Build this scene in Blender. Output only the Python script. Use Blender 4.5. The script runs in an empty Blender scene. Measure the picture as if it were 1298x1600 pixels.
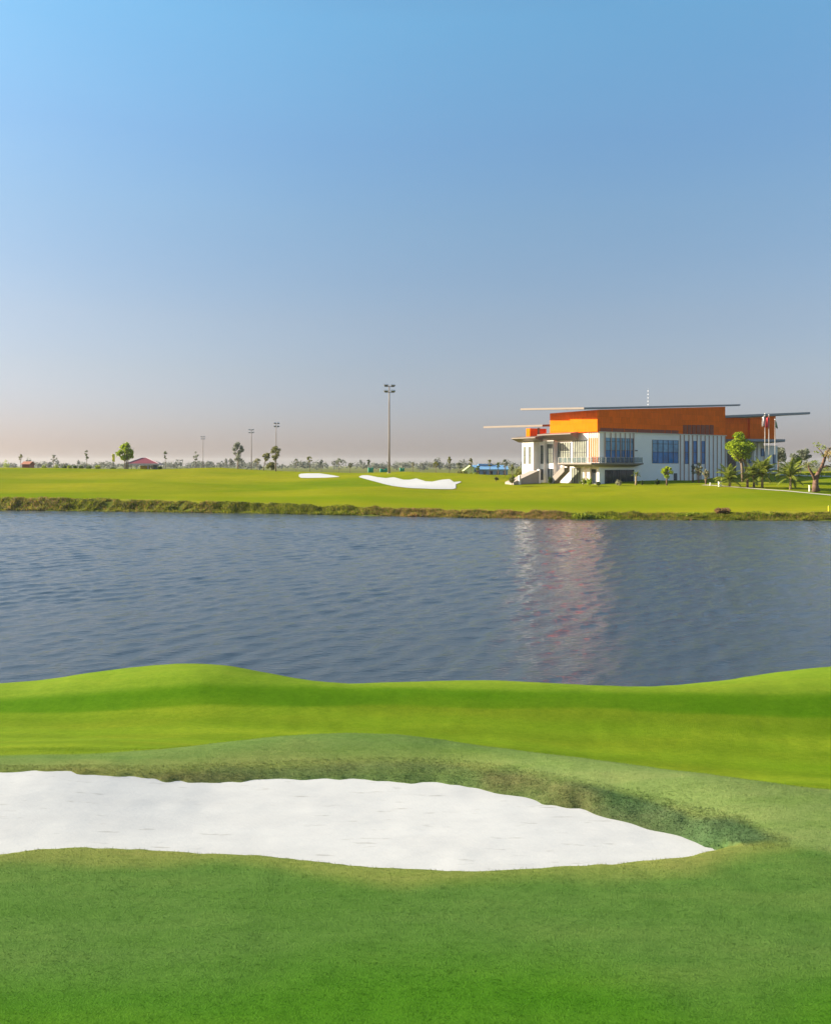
import bpy, math, random
import numpy as np
from mathutils import Vector, Matrix, Euler

random.seed(7)
RNG = np.random.default_rng(11)
scene = bpy.context.scene
COL = scene.collection
R = math.radians

# ------------------------------------------------------------------ camera
CAM_H = 7.0          # metres above the lake
FPX = 1300.0         # focal length in photo pixels (photo is 1298 x 1600)
HOR = 727.0          # horizon row in the photo
cam = bpy.data.cameras.new('camera')
cam.sensor_fit = 'VERTICAL'
cam.sensor_height = 36.0
cam.lens = FPX / 1600.0 * 36.0
cam.shift_y = -(800.0 - HOR) / 1600.0
cam.clip_start = 0.1
cam.clip_end = 30000
camo = bpy.data.objects.new('camera', cam)
COL.objects.link(camo)
camo.location = (0, 0, CAM_H)
camo.rotation_euler = (R(90), 0, 0)
scene.camera = camo

# ------------------------------------------------------------------ light
SUN_EL = 21.0        # degrees
SUN_AZ = -83.0       # degrees from the view direction (+Y), negative = to the left
world = bpy.data.worlds.new('World')
scene.world = world
world.use_nodes = True
wn, wl = world.node_tree.nodes, world.node_tree.links
wn.clear()
wout = wn.new('ShaderNodeOutputWorld')
wbg = wn.new('ShaderNodeBackground')
sky = wn.new('ShaderNodeTexSky')
sky.sky_type = 'NISHITA'
sky.sun_disc = False
sky.sun_elevation = R(SUN_EL)
sky.sun_rotation = R(SUN_AZ)
sky.altitude = 0
sky.air_density = 1.0
sky.dust_density = 1.3
sky.ozone_density = 1.6
# colour balance of this evening's air by height above the horizon (the same all the way round)
wtc = wn.new('ShaderNodeTexCoord')
wsep = wn.new('ShaderNodeSeparateXYZ')
wl.new(wtc.outputs['Generated'], wsep.inputs[0])
wramp = wn.new('ShaderNodeValToRGB')
WSTOPS = [(0.0, (0.34, 0.312, 0.42)), (0.03, (0.367, 0.339, 0.453)), (0.06, (0.382, 0.352, 0.440)), (0.11, (0.428, 0.388, 0.422)), (0.17, (0.476, 0.440, 0.448)),
          (0.22, (0.478, 0.480, 0.489)), (0.28, (0.495, 0.543, 0.548)), (0.36, (0.49, 0.614, 0.648)), (0.47, (0.52, 0.79, 0.80)), (1.0, (0.55, 0.69, 0.74))]
while len(wramp.color_ramp.elements) < len(WSTOPS): wramp.color_ramp.elements.new(0.5)
for e_, (p_, c_) in zip(wramp.color_ramp.elements, WSTOPS):
    e_.position = p_; e_.color = (*c_, 1)
wl.new(wsep.outputs[2], wramp.inputs[0])
wmul = wn.new('ShaderNodeMix'); wmul.data_type = 'RGBA'; wmul.blend_type = 'MULTIPLY'
wmul.inputs[0].default_value = 1.0
wl.new(sky.outputs[0], wmul.inputs[6]); wl.new(wramp.outputs[0], wmul.inputs[7])
# faint uneven high haze
wmap = wn.new('ShaderNodeMapping'); wmap.inputs['Scale'].default_value = (1.2, 1.2, 5.0); wmap.inputs['Rotation'].default_value = (0.12, 0.2, 0)
wl.new(wtc.outputs['Generated'], wmap.inputs[0])
wnoi = wn.new('ShaderNodeTexNoise'); wnoi.inputs['Scale'].default_value = 1.6; wnoi.inputs['Detail'].default_value = 5
wl.new(wmap.outputs[0], wnoi.inputs['Vector'])
wr2 = wn.new('ShaderNodeValToRGB')
wr2.color_ramp.elements[0].position = 0.35; wr2.color_ramp.elements[0].color = (0.955, 0.965, 0.985, 1)
wr2.color_ramp.elements[1].position = 0.70; wr2.color_ramp.elements[1].color = (1.0, 1.0, 1.0, 1)
wl.new(wnoi.outputs[0], wr2.inputs[0])
wm2 = wn.new('ShaderNodeMix'); wm2.data_type = 'RGBA'; wm2.blend_type = 'MULTIPLY'; wm2.inputs[0].default_value = 1.0
wl.new(wmul.outputs[2], wm2.inputs[6]); wl.new(wr2.outputs[0], wm2.inputs[7])
wl.new(wm2.outputs[2], wbg.inputs[0])
wbg.inputs[1].default_value = 0.114
wl.new(wbg.outputs[0], wout.inputs[0])

sun = bpy.data.lights.new('sun', 'SUN')
sun.energy = 5.0
sun.angle = R(0.6)
sun.color = (1.0, 0.87, 0.66)
suno = bpy.data.objects.new('sun', sun)
COL.objects.link(suno)
sd = Vector((math.sin(R(SUN_AZ)) * math.cos(R(SUN_EL)), math.cos(R(SUN_AZ)) * math.cos(R(SUN_EL)), math.sin(R(SUN_EL))))
suno.rotation_euler = (-sd).to_track_quat('-Z', 'Y').to_euler()
suno.location = (-30, 0, 40)

scene.view_settings.view_transform = 'Standard'
scene.view_settings.look = 'None'
scene.view_settings.gamma = 1.0
scene.view_settings.exposure = 1.5
scene.render.engine = 'CYCLES'
scene.cycles.use_denoising = True
scene.cycles.max_bounces = 6
scene.cycles.volume_bounces = 0

# ------------------------------------------------------------------ helpers
def wpt(px, py, Y):
    """world point on the sight line through a photo pixel, at depth Y"""
    return ((px - 649.0) / FPX * Y, Y, CAM_H - (py - HOR) / FPX * Y)

def wx(px, Y):
    return (px - 649.0) / FPX * Y

def tag(o, label=None, cat=None, group=None, kind=None):
    if label: o['label'] = label
    if cat: o['category'] = cat
    if group: o['group'] = group
    if kind: o['kind'] = kind
    return o

def empty(name, loc, rz=0.0):
    o = bpy.data.objects.new(name, None)
    o.empty_display_size = 0.3
    COL.objects.link(o)
    o.location = loc
    o.rotation_euler = (0, 0, rz)
    return o

def link_mesh(name, me, mat, parent=None):
    o = bpy.data.objects.new(name, me)
    COL.objects.link(o)
    if mat is not None and not me.materials:
        me.materials.append(mat)
    if parent is not None:
        o.parent = parent
    return o

class MB:
    def __init__(self):
        self.v, self.f = [], []
    def add(self, vs, fs):
        b = len(self.v)
        self.v += [tuple(p) for p in vs]
        self.f += [tuple(i + b for i in f) for f in fs]
        return self
    def box(self, x0, x1, y0, y1, z0, z1):
        return self.hexa([(x0, y0), (x1, y0), (x1, y1), (x0, y1)], z0, z1)
    def hexa(self, poly, z0, z1):
        """extrude a plan polygon (counter-clockwise); z0/z1 may be lists"""
        n = len(poly)
        za = z0 if isinstance(z0, (list, tuple)) else [z0] * n
        zb = z1 if isinstance(z1, (list, tuple)) else [z1] * n
        vs = [(p[0], p[1], za[i]) for i, p in enumerate(poly)] + [(p[0], p[1], zb[i]) for i, p in enumerate(poly)]
        fs = [tuple(range(n - 1, -1, -1)), tuple(range(n, 2 * n))]
        fs += [(i, (i + 1) % n, n + (i + 1) % n, n + i) for i in range(n)]
        return self.add(vs, fs)
    def loft(self, a, b):
        n = len(a)
        fs = [tuple(range(n - 1, -1, -1)), tuple(range(n, 2 * n))]
        fs += [(i, (i + 1) % n, n + (i + 1) % n, n + i) for i in range(n)]
        return self.add(list(a) + list(b), fs)
    def tube(self, pts, rads, n=8):
        pts = [Vector(p) for p in pts]
        rings = []
        for i, p in enumerate(pts):
            d = (pts[min(i + 1, len(pts) - 1)] - pts[max(i - 1, 0)]).normalized()
            a = d.cross(Vector((0.31, 0.95, 0.05)))
            if a.length < 0.1: a = d.cross(Vector((1, 0, 0)))
            a.normalize(); c = d.cross(a)
            rings.append([p + (a * math.cos(2 * math.pi * k / n) + c * math.sin(2 * math.pi * k / n)) * rads[i] for k in range(n)])
        vs = [q for r in rings for q in r]
        fs = []
        for i in range(len(rings) - 1):
            for k in range(n):
                fs.append((i * n + k, i * n + (k + 1) % n, (i + 1) * n + (k + 1) % n, (i + 1) * n + k))
        fs.append(tuple(range(n - 1, -1, -1)))
        fs.append(tuple((len(rings) - 1) * n + k for k in range(n)))
        return self.add(vs, fs)
    def mesh(self, name, smooth=False):
        me = bpy.data.meshes.new(name)
        me.from_pydata(self.v, [], self.f)
        if smooth:
            me.polygons.foreach_set('use_smooth', [True] * len(me.polygons))
        me.update()
        return me
    def build(self, name, mat, parent=None, smooth=False):
        return link_mesh(name, self.mesh(name, smooth), mat, parent)

def np_mesh(name, V, F, smooth=False, attrs=None):
    me = bpy.data.meshes.new(name)
    V = np.ascontiguousarray(V, dtype=np.float32); F = np.ascontiguousarray(F, dtype=np.int32)
    k = F.shape[1]
    me.vertices.add(len(V)); me.vertices.foreach_set('co', V.ravel())
    me.loops.add(F.size); me.loops.foreach_set('vertex_index', F.ravel())
    me.polygons.add(len(F)); me.polygons.foreach_set('loop_start', np.arange(0, F.size, k, dtype=np.int32))
    if smooth:
        me.polygons.foreach_set('use_smooth', np.ones(len(F), dtype=bool))
    for an, av in (attrs or {}).items():
        av = np.asarray(av)
        if av.ndim == 2:
            a = me.attributes.new(an, 'FLOAT_COLOR', 'POINT')
            a.data.foreach_set('color', np.ascontiguousarray(np.column_stack([av, np.ones(len(av))]), dtype=np.float32).ravel())
        else:
            a = me.attributes.new(an, 'FLOAT', 'POINT')
            a.data.foreach_set('value', np.ascontiguousarray(av, dtype=np.float32))
    me.update(calc_edges=True)
    return me

def grid_faces(nx, ny):
    i = np.arange(nx - 1)[None, :]; j = np.arange(ny - 1)[:, None]
    a = j * nx + i
    return np.stack([a, a + 1, a + nx + 1, a + nx], -1).reshape(-1, 4)

_NG = {}
def vnoise(x, y, scale, seed=0):
    """smooth value noise -1..1"""
    if seed not in _NG:
        _NG[seed] = np.random.default_rng(100 + seed).uniform(-1, 1, (256, 256))
    g = _NG[seed]
    u = np.asarray(x) / scale + 1000.3; v = np.asarray(y) / scale + 1000.7
    i = np.floor(u).astype(int); j = np.floor(v).astype(int)
    fu = u - i; fv = v - j
    fu = fu * fu * (3 - 2 * fu); fv = fv * fv * (3 - 2 * fv)
    i0, i1, j0, j1 = i % 256, (i + 1) % 256, j % 256, (j + 1) % 256
    return (g[i0, j0] * (1 - fu) + g[i1, j0] * fu) * (1 - fv) + (g[i0, j1] * (1 - fu) + g[i1, j1] * fu) * fv

def sstep(t):
    t = np.clip(t, 0, 1)
    return t * t * (3 - 2 * t)

# ------------------------------------------------------------------ materials
def new_mat(name):
    m = bpy.data.materials.new(name)
    m.use_nodes = True
    nt = m.node_tree
    return m, nt, nt.nodes, nt.links, nt.nodes['Principled BSDF']

def noise_node(nt, scale, detail=4, rough=0.55, coord=None, vec_scale=None):
    n = nt.nodes.new('ShaderNodeTexNoise')
    n.inputs['Scale'].default_value = scale
    n.inputs['Detail'].default_value = detail
    n.inputs['Roughness'].default_value = rough
    if coord is None:
        g = nt.nodes.new('ShaderNodeNewGeometry')
        coord = g.outputs['Position']
    if vec_scale:
        mp = nt.nodes.new('ShaderNodeMapping')
        mp.inputs['Scale'].default_value = vec_scale
        nt.links.new(coord, mp.inputs['Vector']); coord = mp.outputs[0]
    nt.links.new(coord, n.inputs['Vector'])
    return n

def ramp(nt, fac, stops):
    r = nt.nodes.new('ShaderNodeValToRGB')
    els = r.color_ramp.elements
    while len(els) < len(stops): els.new(0.5)
    for e, (p, c) in zip(els, stops):
        e.position = p; e.color = (c[0], c[1], c[2], 1)
    nt.links.new(fac, r.inputs[0])
    return r.outputs[0]

def mix(nt, fac, a, b, mode='MIX'):
    m = nt.nodes.new('ShaderNodeMix'); m.data_type = 'RGBA'; m.blend_type = mode
    for sock, val in ((m.inputs[0], fac), (m.inputs[6], a), (m.inputs[7], b)):
        if isinstance(val, (int, float)): sock.default_value = val
        elif isinstance(val, (tuple, list)): sock.default_value = (val[0], val[1], val[2], 1)
        else: nt.links.new(val, sock)
    return m.outputs[2]

def plain(name, col, rough=0.6, var=0.12, scale=1.5, metallic=0.0, bump=0.0, bscale=20):
    m, nt, N, L, b = new_mat(name)
    n = noise_node(nt, scale, 5)
    lo = tuple(c * (1 - var) for c in col); hi = tuple(min(1, c * (1 + var)) for c in col)
    L.new(ramp(nt, n.outputs[0], [(0.3, lo), (0.7, hi)]), b.inputs['Base Color'])
    b.inputs['Roughness'].default_value = rough
    b.inputs['Metallic'].default_value = metallic
    if bump:
        n2 = noise_node(nt, bscale, 4)
        bp = N.new('ShaderNodeBump'); bp.inputs['Strength'].default_value = bump
        bp.inputs['Distance'].default_value = 0.02
        L.new(n2.outputs[0], bp.inputs['Height']); L.new(bp.outputs[0], b.inputs['Normal'])
    return m

def leaf_mat(name, cols, rough=0.6, trans=0.45, mat_up=False):
    """foliage: every leaf face takes its own tone"""
    m, nt, N, L, b = new_mat(name)
    g = N.new('ShaderNodeNewGeometry')
    c = ramp(nt, g.outputs['Random Per Island'], [(i / max(1, len(cols) - 1), cc) for i, cc in enumerate(cols)])
    L.new(c, b.inputs['Base Color'])
    b.inputs['Roughness'].default_value = rough
    b.inputs['Specular IOR Level'].default_value = 0.15
    if mat_up:
        nb = noise_node(nt, 0.8, 4, 0.65)
        c = mix(nt, 0.9, c, ramp(nt, nb.outputs[0], [(0.32, (0.30, 0.36, 0.3)), (0.5, (0.9, 0.9, 0.9)), (0.68, (1.35, 1.3, 1.2))]), 'MULTIPLY')
        L.new(c, b.inputs['Base Color'])
        L.new(up_normal(nt, 0.7), b.inputs['Normal'])
    if trans:
        t = N.new('ShaderNodeBsdfTranslucent'); L.new(c, t.inputs['Color'])
        ms = N.new('ShaderNodeMixShader'); ms.inputs[0].default_value = trans
        L.new(b.outputs[0], ms.inputs[1]); L.new(t.outputs[0], ms.inputs[2])
        L.new(ms.outputs[0], N['Material Output'].inputs['Surface'])
    return m

def up_normal(nt, tilt=0.45):
    """grass blades stand in a mat: shade them mostly with the mat's upward normal"""
    g = nt.nodes.new('ShaderNodeNewGeometry')
    v = nt.nodes.new('ShaderNodeVectorMath'); v.operation = 'SCALE'; v.inputs['Scale'].default_value = tilt
    nt.links.new(g.outputs['Normal'], v.inputs[0])
    w = nt.nodes.new('ShaderNodeVectorMath'); w.operation = 'ADD'; w.inputs[1].default_value = (0, 0, 1)
    nt.links.new(v.outputs[0], w.inputs[0])
    n = nt.nodes.new('ShaderNodeVectorMath'); n.operation = 'NORMALIZE'
    nt.links.new(w.outputs[0], n.inputs[0])
    return n.outputs[0]

def turf_mat(name, blades=False):
    """near turf: attribute 'tint' = the cut of grass plus painted shade (rough, fairway, ...), 'worn' = bare or dry soil"""
    m, nt, N, L, b = new_mat(name)
    tint = N.new('ShaderNodeAttribute'); tint.attribute_name = 'tint'
    worn = N.new('ShaderNodeAttribute'); worn.attribute_name = 'worn'
    n1 = noise_node(nt, 0.8, 5, 0.62, vec_scale=(0.35, 1.9, 1))
    n2 = noise_node(nt, 10.0, 5, 0.7, vec_scale=(0.7, 1.2, 1))
    n3 = noise_node(nt, 45.0, 4, 0.75)
    d1 = ramp(nt, n1.outputs[0], [(0.3, (0.82, 0.91, 0.74)), (0.5, (1, 1, 1)), (0.7, (1.24, 1.08, 1.18))])
    c = mix(nt, 1.0, tint.outputs['Color'], d1, 'MULTIPLY')
    d = ramp(nt, n2.outputs[0], [(0.22, (0.72, 0.78, 0.68)), (0.5, (1, 1, 1)), (0.78, (1.28, 1.18, 1.25))])
    c = mix(nt, 0.8, c, d, 'MULTIPLY')
    d3 = ramp(nt, n3.outputs[0], [(0.3, (0.70, 0.76, 0.7)), (0.7, (1.27, 1.22, 1.22))])
    c = mix(nt, 0.55, c, d3, 'MULTIPLY')
    soil = ramp(nt, n2.outputs[0], [(0.35, (0.085, 0.075, 0.030)), (0.65, (0.16, 0.125, 0.055))])
    c = mix(nt, worn.outputs['Fac'], c, soil)
    if blades:
        g = N.new('ShaderNodeNewGeometry')
        rnd = ramp(nt, g.outputs['Random Per Island'], [(0, (0.60, 0.70, 0.6)), (0.5, (1, 1, 1)), (0.93, (1.3, 1.22, 1.2)), (1.0, (2.2, 1.7, 2.0))])
        c = mix(nt, 0.6, c, rnd, 'MULTIPLY')
    L.new(c, b.inputs['Base Color'])
    b.inputs['Roughness'].default_value = 0.9
    b.inputs['Specular IOR Level'].default_value = 0.02
    if not blades:
        bp = N.new('ShaderNodeBump'); bp.inputs['Strength'].default_value = 0.5; bp.inputs['Distance'].default_value = 0.03
        L.new(n3.outputs[0], bp.inputs['Height']); L.new(bp.outputs[0], b.inputs['Normal'])
    else:
        L.new(up_normal(nt), b.inputs['Normal'])
        t = N.new('ShaderNodeBsdfTranslucent'); L.new(c, t.inputs['Color'])
        ms = N.new('ShaderNodeMixShader'); ms.inputs[0].default_value = 0.35
        L.new(b.outputs[0], ms.inputs[1]); L.new(t.outputs[0], ms.inputs[2])
        L.new(ms.outputs[0], N['Material Output'].inputs['Surface'])
    return m

def far_ground_mat():
    m, nt, N, L, b = new_mat('far_turf')
    bank = N.new('ShaderNodeAttribute'); bank.attribute_name = 'bank'
    dry = N.new('ShaderNodeAttribute'); dry.attribute_name = 'dry'
    plainf = N.new('ShaderNodeAttribute'); plainf.attribute_name = 'plain'
    n1 = noise_node(nt, 0.035, 5, 0.6, vec_scale=(0.6, 1.4, 1))
    n2 = noise_node(nt, 0.5, 5, 0.65)
    n3 = noise_node(nt, 6.0, 3, 0.7)
    c = ramp(nt, n1.outputs[0], [(0.30, (0.118, 0.172, 0.004)), (0.5, (0.185, 0.202, 0.008)), (0.70, (0.245, 0.228, 0.012))])
    d = ramp(nt, n2.outputs[0], [(0.25, (0.85, 0.88, 0.8)), (0.75, (1.1, 1.08, 1.1))])
    c = mix(nt, 0.9, c, d, 'MULTIPLY')
    d3 = ramp(nt, n3.outputs[0], [(0.25, (0.8, 0.84, 0.8)), (0.75, (1.15, 1.12, 1.1))])
    c = mix(nt, 0.7, c, d3, 'MULTIPLY')
    lu = N.new('ShaderNodeAttribute'); lu.attribute_name = 'lush'
    lus = N.new('ShaderNodeMath'); lus.operation = 'MULTIPLY'; lus.inputs[1].default_value = 0.8
    L.new(lu.outputs['Fac'], lus.inputs[0])
    c = mix(nt, lus.outputs[0], c, (0.125, 0.182, 0.004))
    drc = ramp(nt, n2.outputs[0], [(0.3, (0.22, 0.21, 0.02)), (0.7, (0.30, 0.25, 0.045))])
    c = mix(nt, dry.outputs['Fac'], c, drc)
    soil = ramp(nt, n2.outputs[0], [(0.3, (0.06, 0.09, 0.008)), (0.55, (0.11, 0.12, 0.02)), (0.75, (0.20, 0.13, 0.06))])
    c = mix(nt, bank.outputs['Fac'], c, soil)
    pl = ramp(nt, n1.outputs[0], [(0.3, (0.09, 0.12, 0.03)), (0.7, (0.17, 0.16, 0.06))])
    c = mix(nt, plainf.outputs['Fac'], c, pl)
    L.new(c, b.inputs['Base Color'])
    b.inputs['Roughness'].default_value = 0.9
    b.inputs['Specular IOR Level'].default_value = 0.0
    bp = N.new('ShaderNodeBump'); bp.inputs['Strength'].default_value = 0.35; bp.inputs['Distance'].default_value = 0.1
    L.new(n3.outputs[0], bp.inputs['Height']); L.new(bp.outputs[0], b.inputs['Normal'])
    return m

def sand_mat():
    m, nt, N, L, b = new_mat('white_sand')
    n1 = noise_node(nt, 1.3, 5, 0.6, vec_scale=(0.5, 1.6, 1))
    n2 = noise_node(nt, 30, 4, 0.7)
    c = ramp(nt, n1.outputs[0], [(0.3, (0.425, 0.422, 0.42)), (0.6, (0.465, 0.462, 0.457))])
    n4 = noise_node(nt, 5.0, 3, 0.6, vec_scale=(0.35, 2.0, 1))
    sp = ramp(nt, n4.outputs[0], [(0.63, (1, 1, 1)), (0.71, (0.76, 0.75, 0.73))])
    c = mix(nt, 1.0, c, sp, 'MULTIPLY')
    L.new(c, b.inputs['Base Color'])
    b.inputs['Roughness'].default_value = 0.95
    b.inputs['Specular IOR Level'].default_value = 0.1
    n3 = noise_node(nt, 7, 5, 0.65, vec_scale=(0.5, 1.3, 1))
    ad = N.new('ShaderNodeMath'); ad.operation = 'MULTIPLY_ADD'; ad.inputs[1].default_value = 0.3
    L.new(n2.outputs[0], ad.inputs[0]); L.new(n3.outputs[0], ad.inputs[2])
    bp = N.new('ShaderNodeBump'); bp.inputs['Strength'].default_value = 0.2; bp.inputs['Distance'].default_value = 0.03
    L.new(ad.outputs[0], bp.inputs['Height']); L.new(bp.outputs[0], b.inputs['Normal'])
    return m

def water_mat():
    m, nt, N, L, b = new_mat('lake_water')
    b.inputs['Base Color'].default_value = (0.040, 0.055, 0.070, 1)
    b.inputs['Roughness'].default_value = 0.06
    b.inputs['IOR'].default_value = 1.333
    g = N.new('ShaderNodeNewGeometry')
    mp = N.new('ShaderNodeMapping'); mp.inputs['Rotation'].default_value = (0, 0, R(-40)); mp.inputs['Scale'].default_value = (0.6, 1.5, 1)
    L.new(g.outputs['Position'], mp.inputs[0])
    n = noise_node(nt, 3.4, 5, 0.65, coord=mp.outputs[0])
    bp = N.new('ShaderNodeBump'); bp.inputs['Strength'].default_value = 0.6; bp.inputs['Distance'].default_value = 0.08
    L.new(n.outputs[0], bp.inputs['Height']); L.new(bp.outputs[0], b.inputs['Normal'])
    return m

def glass_mat(name, col, rough=0.04):
    m, nt, N, L, b = new_mat(name)
    n = noise_node(nt, 0.7, 3)
    L.new(ramp(nt, n.outputs[0], [(0.35, tuple(c * 0.75 for c in col)), (0.65, tuple(c * 1.2 for c in col))]), b.inputs['Base Color'])
    b.inputs['Roughness'].default_value = rough
    b.inputs['Specular IOR Level'].default_value = 0.35
    b.inputs['IOR'].default_value = 1.5
    return m

def cladding_mat(name, col):
    """timber-look rain-screen panels: faint panel seams and tone shifts"""
    m, nt, N, L, b = new_mat(name)
    tc = N.new('ShaderNodeTexCoord')
    sep = N.new('ShaderNodeSeparateXYZ'); L.new(tc.outputs['Object'], sep.inputs[0])
    ad = N.new('ShaderNodeMath'); ad.operation = 'ADD'
    L.new(sep.outputs[0], ad.inputs[0]); L.new(sep.outputs[1], ad.inputs[1])
    cmb = N.new('ShaderNodeCombineXYZ'); L.new(ad.outputs[0], cmb.inputs[0]); L.new(sep.outputs[2], cmb.inputs[1])
    br = N.new('ShaderNodeTexBrick'); br.offset = 0.5
    br.inputs['Scale'].default_value = 1.0
    br.inputs['Brick Width'].default_value = 2.4; br.inputs['Row Height'].default_value = 1.2
    br.inputs['Mortar Size'].default_value = 0.012
    br.inputs['Color1'].default_value = (*[c * 0.92 for c in col], 1)
    br.inputs['Color2'].default_value = (*[c * 1.08 for c in col], 1)
    br.inputs['Mortar'].default_value = (*[c * 0.7 for c in col], 1)
    L.new(cmb.outputs[0], br.inputs['Vector'])
    n = noise_node(nt, 1.2, 5, 0.6, vec_scale=(3, 3, 0.5))
    d = ramp(nt, n.outputs[0], [(0.3, (0.86, 0.84, 0.8)), (0.7, (1.1, 1.1, 1.1))])
    L.new(mix(nt, 0.8, br.outputs[0], d, 'MULTIPLY'), b.inputs['Base Color'])
    b.inputs['Roughness'].default_value = 0.75
    b.inputs['Specular IOR Level'].default_value = 0.04
    return m

def clear_glass_mat(name, col, clear=0.6):
    m = glass_mat(name, col)
    nt = m.node_tree; N, L = nt.nodes, nt.links
    t = N.new('ShaderNodeBsdfTransparent'); t.inputs['Color'].default_value = (0.86, 0.92, 0.93, 1)
    ms = N.new('ShaderNodeMixShader'); ms.inputs[0].default_value = clear
    L.new(N['Principled BSDF'].outputs[0], ms.inputs[1]); L.new(t.outputs[0], ms.inputs[2])
    L.new(ms.outputs[0], N['Material Output'].inputs['Surface'])
    return m

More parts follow.
